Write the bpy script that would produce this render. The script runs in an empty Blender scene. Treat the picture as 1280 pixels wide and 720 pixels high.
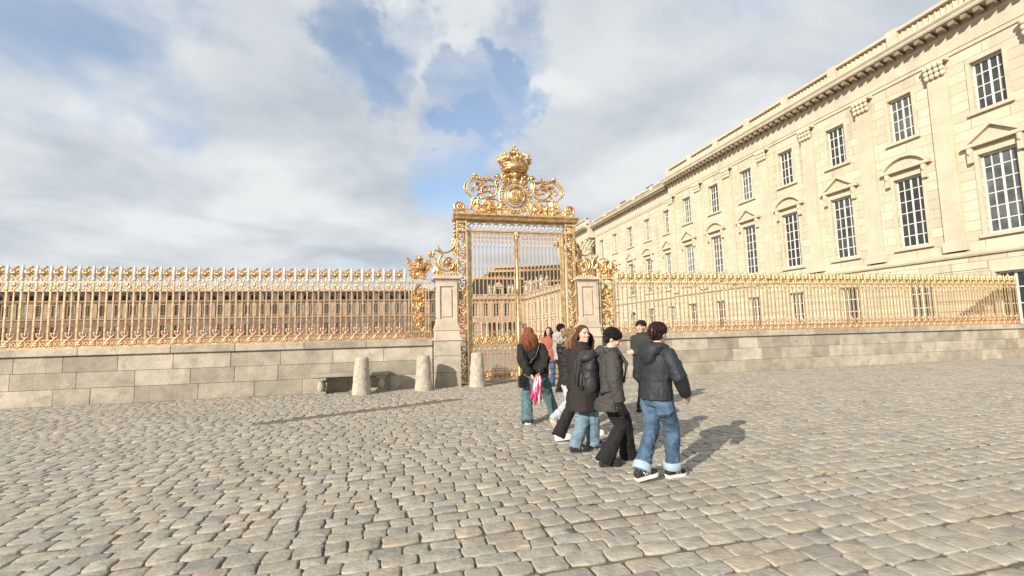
import bpy, math, random
import numpy as np
from mathutils import Vector, Matrix, noise
random.seed(7); np.random.seed(7)
C = bpy.context.scene.collection
PI = math.pi
def rad(d): return math.radians(d)

# ------------------------------------------------------------------ mesh builder
class MB:
    def __init__(s): s.v=[]; s.f=[]; s.m=[]; s.s=[]
    def add(s, vs, fs, mi=0, sm=False):
        b=len(s.v); s.v.extend([tuple(p) for p in vs])
        for f in fs:
            s.f.append(tuple(i+b for i in f)); s.m.append(mi); s.s.append(sm)
    def box(s, x0,x1,y0,y1,z0,z1, mi=0):
        v=[(x0,y0,z0),(x1,y0,z0),(x1,y1,z0),(x0,y1,z0),(x0,y0,z1),(x1,y0,z1),(x1,y1,z1),(x0,y1,z1)]
        s.add(v,[(0,3,2,1),(4,5,6,7),(0,1,5,4),(1,2,6,5),(2,3,7,6),(3,0,4,7)],mi)
    def cbox(s, c, d, mi=0, M=None):
        v=[]
        for k in ((-1,-1,-1),(1,-1,-1),(1,1,-1),(-1,1,-1),(-1,-1,1),(1,-1,1),(1,1,1),(-1,1,1)):
            p=Vector((k[0]*d[0]/2,k[1]*d[1]/2,k[2]*d[2]/2))
            if M: p=M@p
            v.append(tuple(p+Vector(c)))
        s.add(v,[(0,3,2,1),(4,5,6,7),(0,1,5,4),(1,2,6,5),(2,3,7,6),(3,0,4,7)],mi)
    def tube(s, pts, r, n=6, mi=0, ref=None, flat=1.0, sm=True):
        """r: number or list; flat: depth factor across the ref direction"""
        P=[Vector(p) for p in pts]; k=len(P)
        R=r if isinstance(r,(list,tuple)) else [r]*k
        vs=[]; N=None
        for i in range(k):
            T=(P[min(i+1,k-1)]-P[max(i-1,0)])
            if T.length<1e-9: T=Vector((0,0,1))
            T.normalize()
            if ref is not None:
                B=Vector(ref); B=(B-T*B.dot(T))
                if B.length<1e-4: B=T.orthogonal()
                B.normalize(); A=T.cross(B)
            else:
                if N is None: N=T.orthogonal().normalized()
                N=(N-T*N.dot(T)); 
                if N.length<1e-5: N=T.orthogonal()
                N.normalize(); A=N; B=T.cross(N)
            for j in range(n):
                a=2*PI*j/n
                vs.append(P[i]+A*(math.cos(a)*R[i])+B*(math.sin(a)*R[i]*flat))
        fs=[]
        for i in range(k-1):
            for j in range(n):
                fs.append((i*n+j,i*n+(j+1)%n,(i+1)*n+(j+1)%n,(i+1)*n+j))
        fs.append(tuple(range(n-1,-1,-1))); fs.append(tuple((k-1)*n+j for j in range(n)))
        s.add(vs,fs,mi,sm)
    def ell(s, c, r, mi=0, nu=12, nv=8, M=None):
        if not isinstance(r,(list,tuple)): r=(r,r,r)
        vs=[]; c=Vector(c)
        for i in range(nv+1):
            t=PI*i/nv
            for j in range(nu):
                a=2*PI*j/nu
                p=Vector((math.sin(t)*math.cos(a)*r[0],math.sin(t)*math.sin(a)*r[1],math.cos(t)*r[2]))
                if M: p=M@p
                vs.append(p+c)
        fs=[]
        for i in range(nv):
            for j in range(nu):
                fs.append((i*nu+j,(i+1)*nu+j,(i+1)*nu+(j+1)%nu,i*nu+(j+1)%nu))
        s.add(vs,fs,mi,True)
    def lathe(s, prof, n=16, c=(0,0,0), mi=0, sm=True):
        vs=[]
        for (r,z) in prof:
            for j in range(n):
                a=2*PI*j/n; vs.append((c[0]+r*math.cos(a),c[1]+r*math.sin(a),c[2]+z))
        k=len(prof); fs=[]
        for i in range(k-1):
            for j in range(n):
                fs.append((i*n+j,i*n+(j+1)%n,(i+1)*n+(j+1)%n,(i+1)*n+j))
        fs.append(tuple(range(n-1,-1,-1))); fs.append(tuple((k-1)*n+j for j in range(n)))
        s.add(vs,fs,mi,sm)
    def loft(s, secs, n=16, mi=0):
        """horizontal ellipses (cx,cy,cz,rx,ry), bottom to top"""
        vs=[]
        for (cx,cy,cz,rx,ry) in secs:
            for j in range(n):
                a=2*PI*j/n
                vs.append((cx+rx*math.cos(a),cy+ry*math.sin(a),cz))
        k=len(secs); fs=[]
        for i in range(k-1):
            for j in range(n):
                fs.append((i*n+j,i*n+(j+1)%n,(i+1)*n+(j+1)%n,(i+1)*n+j))
        fs.append(tuple(range(n-1,-1,-1))); fs.append(tuple((k-1)*n+j for j in range(n)))
        s.add(vs,fs,mi,True)
    def sweep(s, prof, x0, x1, mi=0):
        """closed (y,z) profile extruded along x"""
        n=len(prof)
        vs=[(x0,y,z) for y,z in prof]+[(x1,y,z) for y,z in prof]
        fs=[(i,(i+1)%n,n+(i+1)%n,n+i) for i in range(n)]
        fs.append(tuple(range(n-1,-1,-1))); fs.append(tuple(range(n,2*n)))
        s.add(vs,fs,mi)
    def prism(s, poly, y0, y1, mi=0):
        """closed (x,z) outline extruded along y"""
        n=len(poly)
        vs=[(x,y0,z) for x,z in poly]+[(x,y1,z) for x,z in poly]
        fs=[(i,(i+1)%n,n+(i+1)%n,n+i) for i in range(n)]
        fs.append(tuple(range(n-1,-1,-1))); fs.append(tuple(range(n,2*n)))
        s.add(vs,fs,mi)
    def leaf(s, base, ang, L, W, curl=0.6, mi=0, y=0.0, th=0.03, n=7):
        """acanthus-like leaf lying in the xz plane, bending by curl"""
        x,z=base; a=ang; pts=[]; st=L/(n-1)
        for i in range(n):
            pts.append((x,z,a)); x+=math.cos(a)*st; z+=math.sin(a)*st; a+=curl/(n-1)
        vs=[]
        for i,(px,pz,a) in enumerate(pts):
            t=i/(n-1); w=W*math.sin(PI*min(1,0.12+0.88*t))**0.7*(0.75+0.35*(i%2))*(1-0.25*t)
            if i==n-1: w=W*0.08
            nx,nz=-math.sin(a),math.cos(a)
            vs+= [(px+nx*w,y+0.4*th,pz+nz*w),(px,y-th,pz),(px-nx*w,y+0.4*th,pz-nz*w),(px,y+th*.8,pz)]
        fs=[]
        for i in range(n-1):
            for j in range(4):
                fs.append((i*4+j,i*4+(j+1)%4,(i+1)*4+(j+1)%4,(i+1)*4+j))
        fs.append((3,2,1,0)); e=(n-1)*4; fs.append((e,e+1,e+2,e+3))
        s.add(vs,fs,mi,False)
    def mesh(s, name):
        me=bpy.data.meshes.new(name); me.from_pydata(s.v,[],s.f)
        me.polygons.foreach_set('material_index',s.m)
        me.polygons.foreach_set('use_smooth',s.s)
        me.update(); return me
    def build(s, name, mats, parent=None, loc=None, rotz=0, bevel=0):
        me=s.mesh(name)
        for m in (mats if isinstance(mats,(list,tuple)) else [mats]): me.materials.append(m)
        o=bpy.data.objects.new(name,me); C.objects.link(o)
        if parent: o.parent=parent
        if loc: o.location=loc
        o.rotation_euler.z=rotz
        if bevel:
            b=o.modifiers.new('bevel','BEVEL'); b.width=bevel; b.segments=2; b.limit_method='ANGLE'; b.angle_limit=rad(40)
        return o

def tag(o,label=None,cat=None,group=None,kind=None):
    if label: o['label']=label
    if cat: o['category']=cat
    if group: o['group']=group
    if kind: o['kind']=kind
    return o
def empty(name,loc=(0,0,0),rotz=0,label=None,cat=None,group=None,parent=None):
    o=bpy.data.objects.new(name,None); C.objects.link(o); o.location=loc; o.rotation_euler.z=rotz
    o.empty_display_size=.2
    if parent: o.parent=parent
    return tag(o,label,cat,group)
def copy_to(o,parent,loc=None,rotz=None,scale=None):
    c=o.copy(); C.objects.link(c); c.parent=parent
    if loc is not None: c.location=loc
    if rotz is not None: c.rotation_euler.z=rotz
    if scale is not None: c.scale=scale
    for ch in list(o.children):
        d=ch.copy(); C.objects.link(d); d.parent=c
    return c
def copy_tree(o,parent=None):
    c=o.copy(); C.objects.link(c); c.parent=parent
    for ch in list(o.children): copy_tree(ch,c)
    return c

# ------------------------------------------------------------------ materials
def mat(name, col, rough=.7, metal=0, var=.15, scale=4, dark=None, bump=0, bscale=60, island=0, stain=None, spec=.5, coords='Object', island_cols=None, stretch=None, brick=None, objvar=0):
    m=bpy.data.materials.new(name); m.use_nodes=True; nt=m.node_tree; N=nt.nodes; L=nt.links
    b=N['Principled BSDF']; b.inputs['Roughness'].default_value=rough; b.inputs['Metallic'].default_value=metal
    b.inputs['Specular IOR Level'].default_value=spec
    tc=N.new('ShaderNodeTexCoord'); src=tc.outputs[coords]
    if stretch:
        mp=N.new('ShaderNodeMapping'); mp.inputs['Scale'].default_value=stretch; L.new(src,mp.inputs['Vector']); src=mp.outputs[0]
    nz=N.new('ShaderNodeTexNoise'); nz.inputs['Scale'].default_value=scale; nz.inputs['Detail'].default_value=6; nz.inputs['Roughness'].default_value=.6
    L.new(src,nz.inputs['Vector'])
    rp=N.new('ShaderNodeValToRGB')
    c=Vector(col); d=Vector(dark) if dark else c*(1-var*2)
    rp.color_ramp.elements[0].position=.3; rp.color_ramp.elements[1].position=.7
    rp.color_ramp.elements[0].color=(*d,1); rp.color_ramp.elements[1].color=(*(c*(1+var*.6)),1)
    L.new(nz.outputs['Fac'],rp.inputs[0]); out=rp.outputs[0]
    if island or island_cols:
        g=N.new('ShaderNodeNewGeometry'); r2=N.new('ShaderNodeValToRGB')
        cols=island_cols or [tuple([1-island]*3),tuple([1+island*.5]*3)]
        el=r2.color_ramp.elements
        while len(el)<len(cols): el.new(.5)
        for i,cc in enumerate(cols):
            el[i].position=i/(len(cols)-1); el[i].color=(*cc,1)
        L.new(g.outputs['Random Per Island'],r2.inputs[0])
        mx=N.new('ShaderNodeMix'); mx.data_type='RGBA'; mx.blend_type='MULTIPLY'; mx.inputs[0].default_value=1
        L.new(out,mx.inputs[6]); L.new(r2.outputs[0],mx.inputs[7]); out=mx.outputs[2]
    if stain:
        n2=N.new('ShaderNodeTexNoise'); n2.inputs['Scale'].default_value=stain[1]; n2.inputs['Detail'].default_value=8; n2.inputs['Roughness'].default_value=.7
        mp2=N.new('ShaderNodeMapping'); mp2.inputs['Scale'].default_value=stain[3] if len(stain)>3 else (1,1,.35); mp2.inputs['Location'].default_value=(3.1,7.7,1.3)
        L.new(tc.outputs[coords],mp2.inputs['Vector']); L.new(mp2.outputs[0],n2.inputs['Vector'])
        r3=N.new('ShaderNodeMapRange'); r3.inputs[1].default_value=.52; r3.inputs[2].default_value=.72; r3.inputs[3].default_value=0; r3.inputs[4].default_value=stain[2]
        L.new(n2.outputs['Fac'],r3.inputs[0])
        m3=N.new('ShaderNodeMix'); m3.data_type='RGBA'; L.new(r3.outputs[0],m3.inputs[0]); L.new(out,m3.inputs[6]); m3.inputs[7].default_value=(*stain[0],1); out=m3.outputs[2]
    if brick:
        sx=N.new('ShaderNodeSeparateXYZ'); cx=N.new('ShaderNodeCombineXYZ'); L.new(tc.outputs[coords],sx.inputs[0]); L.new(sx.outputs[0],cx.inputs[0]); L.new(sx.outputs[2],cx.inputs[1])
        bt=N.new('ShaderNodeTexBrick'); L.new(cx.outputs[0],bt.inputs['Vector']); bt.inputs['Scale'].default_value=1; bt.inputs['Brick Width'].default_value=brick[0]; bt.inputs['Row Height'].default_value=brick[1]; bt.inputs['Mortar Size'].default_value=brick[2]; bt.inputs['Mortar Smooth'].default_value=.2
        bt.inputs['Color1'].default_value=(1.05,1.04,1.03,1); bt.inputs['Color2'].default_value=(1-brick[3],1-brick[3],1-brick[3]*1.1,1); bt.inputs['Mortar'].default_value=(.58,.53,.46,1)
        m4=N.new('ShaderNodeMix'); m4.data_type='RGBA'; m4.blend_type='MULTIPLY'; m4.inputs[0].default_value=1; L.new(out,m4.inputs[6]); L.new(bt.outputs['Color'],m4.inputs[7]); out=m4.outputs[2]
    if objvar:
        oi=N.new('ShaderNodeObjectInfo'); r5=N.new('ShaderNodeValToRGB'); r5.color_ramp.interpolation='CONSTANT'
        for pz,vz in ((.0,.7),(.35,1.3),(.62,2.6),(.82,5.0)):
            ez=r5.color_ramp.elements[0] if pz==0 else r5.color_ramp.elements.new(pz)
            ez.color=(vz,vz,vz*.95,1)
        L.new(oi.outputs['Random'],r5.inputs[0])
        m5=N.new('ShaderNodeMix'); m5.data_type='RGBA'; m5.blend_type='MULTIPLY'; m5.inputs[0].default_value=1; L.new(out,m5.inputs[6]); L.new(r5.outputs[0],m5.inputs[7]); out=m5.outputs[2]
    L.new(out,b.inputs['Base Color'])
    if bump:
        n3=N.new('ShaderNodeTexNoise'); n3.inputs['Scale'].default_value=bscale; n3.inputs['Detail'].default_value=5
        L.new(src,n3.inputs['Vector'])
        bp=N.new('ShaderNodeBump'); bp.inputs['Strength'].default_value=bump; bp.inputs['Distance'].default_value=.02
        L.new(n3.outputs['Fac'],bp.inputs['Height']); L.new(bp.outputs[0],b.inputs['Normal'])
    return m
GOLD=mat('gilding',(.89,.62,.30),.34,.78,.14,6,bump=.4,bscale=26,dark=(.36,.21,.10))
GOLD2=mat('pale_gilding',(.84,.61,.32),.36,.66,.16,7,bump=.2,bscale=30,dark=(.38,.24,.115))
COPPER=mat('worn_gilding',(.78,.53,.33),.42,.5,.2,4,bump=.2,dark=(.42,.23,.15))
SHEEN=mat('pale_sheen_gilding',(.74,.69,.66),.4,.35,.1,6)  # gilding with its bright sky sheen put into the colour
WING=mat('wing_limestone',(.60,.535,.41),.85,0,.06,.8,bump=.12,bscale=9,stain=((.38,.33,.255),.6,.8,(1.8,1.8,.2)),brick=(1.5,.5,.018,.17))
TRIMD=mat('cornice_shade_limestone',(.27,.215,.15),.9,0,.2,3)  # darker limestone: the shadow under the cornices, painted onto the modillions
TRIM=mat('carved_limestone',(.56,.49,.37),.85,0,.08,1.5,bump=.1,bscale=12,stain=((.36,.31,.24),.8,.5))
PILLAR=mat('pillar_stone',(.56,.47,.375),.85,0,.1,2.2,bump=.2,bscale=22,stain=((.30,.25,.20),2.2,.6,(1.5,1.5,.5)))
BLOCK=mat('wall_blocks',(.45,.395,.315),.9,0,.16,2.5,bump=.7,bscale=20,island=.3,stain=((.22,.19,.15),2.4,.8,(1,1,1.2)))
BOLL=mat('bollard_stone',(.47,.42,.34),.9,0,.18,9,bump=.8,bscale=34,stain=((.24,.21,.165),6,.8,(1,1,.6)))
COBBLE=mat('cobble_stone',(.365,.34,.29),.75,0,.17,9,bump=.45,bscale=28,island_cols=[(.74,.75,.78),(1.02,.99,.94),(.86,.86,.87),(1.1,1.01,.90),(.95,.96,.97),(1.12,1.1,1.05),(.9,.84,.78)],stain=((.19,.165,.135),1.1,.6,(1,1,1)))
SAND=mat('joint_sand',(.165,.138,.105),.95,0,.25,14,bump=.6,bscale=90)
COURT=mat('court_paving',(.30,.262,.225),.9,0,.1,1.2,bump=.3,bscale=7)
SLATE=mat('roof_slate',(.032,.029,.029),.75,0,.25,2,bump=.2,bscale=8)
LEAD=mat('lead_flashing',(.2,.2,.21),.5,.3,.2,2)
GLASS=mat('window_glass',(.05,.055,.06),.10,0,.4,.9,spec=.9,objvar=.75)
WPAINT=mat('window_paint',(.68,.66,.60),.5,0,.04,5)
BRICK=mat('palace_brick',(.46,.245,.185),.9,0,.14,3)
PSTONE=mat('palace_stone',(.51,.365,.27),.9,0,.1,.5,stain=((.34,.27,.2),.4,.5))
DSTONE=mat('dark_range_stone',(.22,.15,.11),.9,0,.25,.35)  # far palace range: wall stone in a darker brown
DTRIM=mat('range_trim',(.38,.28,.21),.9,0,.15,.5)
STATUE=mat('statue_stone',(.50,.44,.36),.85,0,.2,2)
TREEM=mat('far_leaves',(.05,.058,.03),.9,0,.3,1)
SKIN=mat('skin',(.60,.37,.28),.5,0,.07,9)
EYE=mat('eye_dark',(.03,.02,.018),.2,0,0,1)
TEETH=mat('teeth',(.75,.70,.65),.3,0,0,1)
LIP=mat('lip',(.46,.20,.18),.45,0,.05,20)
def cloth(name,c,var=.07,rough=.85,sc=14,bump=.07,bs=260,**k): return mat(name,c,rough,0,var,sc,bump=bump,bscale=bs,spec=.25,**k)
BLACKW=cloth('black_wool',(.022,.02,.02)); COATW=cloth('black_coat',(.03,.025,.023))
NAVY=cloth('navy_shell',(.024,.028,.033),rough=.6); PARKA=cloth('charcoal_parka',(.056,.053,.051),rough=.75)
PUFF=cloth('black_puffer',(.024,.024,.027),rough=.45); CORAL=cloth('coral_puffer',(.33,.105,.075),rough=.7)
DARKJ=cloth('dark_jacket',(.038,.04,.036)); GREYH=cloth('grey_hood',(.33,.32,.31))
TEAL=cloth('teal_denim',(.10,.165,.18),var=.22,sc=9); LIGHTD=cloth('light_denim',(.165,.25,.32),var=.25,sc=8)
MIDD=cloth('mid_denim',(.075,.13,.205),var=.32,sc=7); BLUED=cloth('blue_denim',(.06,.12,.23),var=.25)
CUFF=cloth('denim_cuff',(.33,.42,.49)); PALED=cloth('pale_denim',(.40,.42,.44)); BLACKT=cloth('black_trousers',(.017,.017,.019)); SHIRT=cloth('grey_shirt',(.45,.47,.50))
BAG=cloth('black_nylon',(.03,.03,.032),rough=.5); LEATHER=mat('black_leather',(.015,.014,.014),.35,0,.2,20)
WHITER=mat('white_rubber',(.68,.66,.62),.5,0,.08,20); BLACKS=mat('black_suede',(.018,.017,.017),.7,0,.2,30); PINKS=mat('pink_sneaker',(.60,.40,.36),.6,0,.1,20)
WHITES=mat('white_sneaker',(.62,.60,.56),.6,0,.1,20)
REDH=mat('auburn_hair',(.235,.075,.036),.62,0,.3,40,stretch=(1,1,.12),bump=.6,bscale=120,spec=.3); BROWNH=mat('brown_hair',(.105,.046,.028),.62,0,.35,40,stretch=(1,1,.12),bump=.6,bscale=120,spec=.3)
BLONDE=mat('blond_hair',(.36,.235,.12),.62,0,.3,40,stretch=(1,1,.15),bump=.6,bscale=120,spec=.3); FRIZZ=mat('light_brown_hair',(.24,.145,.075),.62,0,.3,40,stretch=(1,1,.2),bump=.6,bscale=120,spec=.3)
BLACKH=mat('black_hair',(.014,.011,.010),.62,0,.3,40,stretch=(1,1,.15),bump=.6,bscale=120,spec=.3); DARKBR=mat('dark_brown_hair',(.032,.018,.013),.62,0,.3,40,stretch=(1,1,.15),bump=.6,bscale=120,spec=.3)
FUR=mat('fur_trim',(.46,.38,.29),.9,0,.3,30); CLIP=mat('hair_clip',(.06,.022,.015),.25,0,.3,30)
PINK=cloth('pink_cloth',(.66,.05,.17)); WHITEC=cloth('white_cloth',(.68,.62,.58)); REDC=cloth('red_cloth',(.5,.03,.035))
# ------------------------------------------------------------------ ground
def cobbles():
    V=[];F=[];n=0; rng=np.random.default_rng(5)
    ang=[]; 
    sx=np.array([1,.55,-.55,-1,-1,-.55,.55,1,1,0,-1,0]); 
    # rounded rectangle outline, 12 points anticlockwise
    out=np.array([(1,-.78),(1.01,0),(1,.78),(.87,1),(0,1.01),(-.87,1),(-1,.78),(-1.01,0),(-1,-.78),(-.87,-1),(0,-1.01),(.87,-1)],float)
    k=12; y=1.3
    while y<15.25:
        kf=1.17 if y<3.6 else (1.08 if y<5.5 else 1.0); d=.162*kf*rng.uniform(.87,1.14)
        x0=-(.78*y+1.6); x1=1.95*y+1.6
        if y>14.35: x0,x1=1.92,5.82
        x=x0+rng.uniform(0,.25); wob=rng.uniform(0,6.28)
        while x<x1:
            w=kf*rng.choice([.165,.19,.21,.225,.26])*rng.uniform(.93,1.08)
            cx=x+w/2; cy=y+d/2+.018*math.sin(x*.55+wob)+rng.uniform(-.006,.006)
            hw,hd=w/2-.0068,d/2-.0068
            o=out*[hw,hd]+rng.normal(0,.0064,(12,2))
            rot=rng.normal(0,.03); cr,sr=math.cos(rot),math.sin(rot); o=o@np.array([[cr,sr],[-sr,cr]])
            dz=rng.normal(0,.0022); tx,ty=rng.normal(0,.007,2)
            # shadow line across the square, put into the shape: stones sunk into the sand
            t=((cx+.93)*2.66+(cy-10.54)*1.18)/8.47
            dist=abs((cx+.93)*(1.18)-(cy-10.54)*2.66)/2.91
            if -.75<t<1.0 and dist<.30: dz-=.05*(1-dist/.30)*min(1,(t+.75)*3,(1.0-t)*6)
            dome=rng.uniform(.001,.005)
            rings=[(1.0,-.05),(.99,-.006),(.965,-.001),(.88,dome*.5)]
            base=n
            for sc,z in rings:
                p=o*sc
                zz=z+dz+(p[:,0]*tx+p[:,1]*ty if z>-.04 else 0)+(rng.normal(0,.0013,12) if z>-.04 else 0)
                V.append(np.column_stack([p[:,0]+cx,p[:,1]+cy,zz*np.ones(12)]))
            V.append(np.array([[cx,cy,dome+dz]]))
            for r in range(3):
                for j in range(k):
                    a=base+r*k+j; b=base+r*k+(j+1)%k
                    F.append((a,b,b+k,a+k))
            for j in range(k): F.append((base+3*k+j,base+3*k+(j+1)%k,base+4*k))
            n+=4*k+1; x+=w
        y+=d
    V=np.concatenate(V)
    me=bpy.data.meshes.new('cobblestone_paving'); me.from_pydata(V.tolist(),[],F)
    me.polygons.foreach_set('use_smooth',[True]*len(me.polygons)); me.materials.append(COBBLE)
    o=bpy.data.objects.new('cobblestone_paving',me); C.objects.link(o); tag(o,kind='structure')
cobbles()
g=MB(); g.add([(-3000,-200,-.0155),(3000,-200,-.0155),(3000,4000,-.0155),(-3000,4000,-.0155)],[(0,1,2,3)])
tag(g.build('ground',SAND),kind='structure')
g=MB(); g.add([(-160,15.28,-.006),(80,15.28,-.006),(80,181,-.006),(-160,181,-.006)],[(0,1,2,3)])
tag(g.build('courtyard_paving',COURT),kind='structure')

# ------------------------------------------------------------------ low walls (blocks with open joints)
WY0,WY1=14.55,15.08
def low_wall(x0,x1,label,seed):
    r=random.Random(seed)
    root=empty('low_stone_wall',((x0+x1)/2,14.8,0),0,label,'wall')
    cx=(x0+x1)/2; m=MB(); core=MB(); core.box(x0-cx+.01,x1-cx-.01,WY0-14.8+.012,WY1-14.8-.012,-.05,1.24)
    core.build('core',SAND,root)
    for (za,zb) in ((-.05,.40),(.40,.82),(.82,1.248)):
        x=x0
        while x<x1-.01:
            w=r.uniform(.8,1.5)
            if x1-x-w<.6: w=x1-x
            e=r.uniform(-.004,.006)
            m.box(x-cx+.004,x+w-cx-.004,WY0-14.8-e,WY1-14.8+e,za+.004,zb-.004); x+=w
    m.build('stone_block',BLOCK,root,bevel=.009)
    c=MB(); x=x0
    while x<x1-.01:
        w=r.uniform(1.5,2.2)
        if x1-x-w<.8: w=x1-x
        e=r.uniform(0,.006)
        c.box(x-cx+.003,x+w-cx-.003,WY0-14.8-.075-e,WY1-14.8+.075,1.25,1.45); x+=w
    c.build('coping',BLOCK,root,bevel=.02)
    return root
low_wall(-11.8,1.08,'weathered block wall with stone coping behind the bollards and bench, left of the gate',3)
low_wall(6.66,27.35,'sunlit block wall with stone coping running right of the gate towards the wing',4)

# ------------------------------------------------------------------ gate pillars
def pillar(x,label):
    root=empty('gate_pillar',(x,14.77,0),0,label,'pillar','stone pillars flanking the gate')
    m=MB(); h=.41
    for (za,zb) in ((-.05,.42),(.42,.93),(.93,1.39)): m.box(-h,h,-h,h,za+.004,zb-.003)
    m.build('plinth',BLOCK,root,bevel=.012)
    m=MB(); m.box(-h-.03,h+.03,-h-.03,h+.03,1.39,1.47); m.box(-h+.03,h-.03,-h+.03,h-.03,1.47,1.70)
    m.box(-h+.01,h-.01,-h+.01,h-.01,1.702,1.76)
    for i in range(5):
        e=.045*math.cos(i/4*PI/2)**1.2; m.box(-.335-e,.335+e,-.335-e,.335+e,1.762+i*.034,1.762+(i+1)*.034-.001)
    m.build('base_moulding',PILLAR,root,bevel=.006)
    # shaft with a sunk panel on every face
    m=MB(); s=.325; m.box(-s+.045,s-.045,-s+.045,s-.045,1.93,3.2)
    for k in range(4):
        M=Matrix.Rotation(k*PI/2,3,'Z')
        for (a,b,c,d) in ((-s,-s+.115,1.93,3.2),(s-.115,s,1.93,3.2),(-s+.115,s-.115,1.93,2.06),(-s+.115,s-.115,3.07,3.2)):
            cxx,czz=(a+b)/2,(c+d)/2
            m.cbox(M@Vector((cxx,-s+.022,czz)),(b-a-(.044 if (b-a)<.2 else 0)*0,.0448,d-c),0,M.to_4x4().to_3x3())
        m.cbox(M@Vector((0,-s+.036,2.565)),(.30,.05,.88),0,M)
    m.build('shaft',PILLAR,root,bevel=.006)
    m=MB()
    for i,(e,za,zb) in enumerate(((.33,3.2,3.235),(.35,3.237,3.27),(.385,3.272,3.30),(.425,3.302,3.375),(.40,3.377,3.405))):
        m.box(-e,e,-e,e,za,zb)
    m.build('cap',PILLAR,root,bevel=.008)
pillar(1.52,'panelled stone pillar left of the gate with a bollard before it')
pillar(6.24,'panelled stone pillar right of the gate, nearest the pale wing')

# ------------------------------------------------------------------ bollards and bench
bm=MB(); bm.lathe([(.258-.078*i/16,-.04+i*.0625) for i in range(17)]+[(.165,.995),(.13,1.012),(.07,1.02),(.01,1.022)],32)
for i,(x,y,l,s) in enumerate([(-.93,13.55,'tapered stone bollard in front of the bench, farthest from the gate',1.0),(.76,13.78,'tapered stone bollard between the bench and the left gate pillar',.985),(2.36,13.98,'tapered stone bollard standing in front of the gilded gate leaf',1.0)]):
    if i==0: b0=bm.build('bollard',BOLL); o=b0
    else: o=b0.copy(); C.objects.link(o)
    o.location=(x,y,0); o.rotation_euler.z=i*2.1; o.scale=(1,1,s); tag(o,l,'bollard','stone bollards before the gate')
    if i==0:
        o.data.polygons
        for v in o.data.vertices:
            q=noise.noise(v.co*5)*.012+noise.noise(v.co*17)*.006; r=Vector((v.co.x,v.co.y,0)); 
            if r.length>.02: v.co+=r.normalized()*q
bench=empty('stone_bench',(-1.27,14.22,0),0,'pale stone bench with baluster legs against the low wall','bench')
m=MB(); m.box(-1.0,1.06,-.24,.28,.455,.55); m.build('seat',BLOCK,bench,bevel=.02)
for sx in (-.78,.84):
    m=MB(); m.box(sx-.14,sx+.14,-.2,.24,0,.07); m.box(sx-.14,sx+.14,-.2,.24,.385,.453)
    m.lathe([(.07,.07),(.085,.1),(.11,.18),(.085,.28),(.065,.33),(.10,.385)],12,(sx,-.12,0)); m.lathe([(.07,.07),(.085,.1),(.11,.18),(.085,.28),(.065,.33),(.10,.385)],12,(sx,.13,0))
    m.box(sx-.07,sx+.07,-.1,.2,.07,.385)
    m.build('leg',BLOCK,bench,bevel=.008)

# ------------------------------------------------------------------ gilded ironwork
Y=(0,1,0)
def spiral(cx,cz,r0,r1,a0,turns,n=26):
    return [(cx+(r0+(r1-r0)*(i/n)**.85)*math.cos(a0+turns*2*PI*i/n),0,cz+(r0+(r1-r0)*(i/n)**.85)*math.sin(a0+turns*2*PI*i/n)) for i in range(n+1)]
def bez(p0,p1,p2,p3,n=14):
    o=[]
    for i in range(n+1):
        t=i/n;u=1-t
        o.append((u**3*p0[0]+3*u*u*t*p1[0]+3*u*t*t*p2[0]+t**3*p3[0],0,u**3*p0[1]+3*u*u*t*p1[1]+3*u*t*t*p2[1]+t**3*p3[1]))
    return o
def cat(pts,n=8):
    """smooth curve through (x,z) points"""
    P=[pts[0]]+list(pts)+[pts[-1]]; o=[]
    for i in range(1,len(P)-2):
        for k in range(n):
            t=k/n
            o.append(tuple(.5*((2*P[i][d])+(-P[i-1][d]+P[i+1][d])*t+(2*P[i-1][d]-5*P[i][d]+4*P[i+1][d]-P[i+2][d])*t*t+(-P[i-1][d]+3*P[i][d]-3*P[i+1][d]+P[i+2][d])*t**3) for d in (0,1)))
    o.append(tuple(pts[-1])); return [(x,0,z) for x,z in o]
def mir(pts,s): return [(p[0]*s,p[1],p[2]) for p in pts]
def rosette(m,x,z,r,y=0,mi=0,k=6):
    for j in range(k):
        a=2*PI*j/k; m.ell((x+math.cos(a)*r*.6,y,z+math.sin(a)*r*.6),(r*.36,r*.3,r*.36),mi,8,5)
    m.ell((x,y-r*.18,z),(r*.32,r*.32,r*.32),mi,8,6)
def vine(m,cx,z0,z1,hw,step,leafs=True,r=.017):
    """rinceau: alternating scrolls climbing between two uprights"""
    z=z0;s=1;k=0
    while z+step<=z1+.01:
        zc=z+step/2
        m.tube(spiral(cx+s*hw*.12,zc,hw*.95,hw*.22,-PI/2 if s>0 else -PI/2,s*1.25,18),[r*1.15-r*.5*i/18 for i in range(19)],5,0,Y,1.5)
        if leafs:
            m.leaf((cx-s*hw*.55,z+step*.1),PI/2+s*.6,step*.75,hw*.3,-s*1.4)
            m.leaf((cx+s*hw*.2,z+step*.9),PI/2-s*.9,step*.4,hw*.25,s*1.5)
            m.ell((cx+s*hw*.12,-.02,zc),(hw*.27,hw*.27,hw*.27),0,8,6)
        z+=step;s=-s;k+=1
GX,GY=3.87,14.72
gate=empty('gilded_gate',(GX,GY,0),0,'tall ornate gilded wrought iron gate with royal crown and sun crest','gate')
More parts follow.
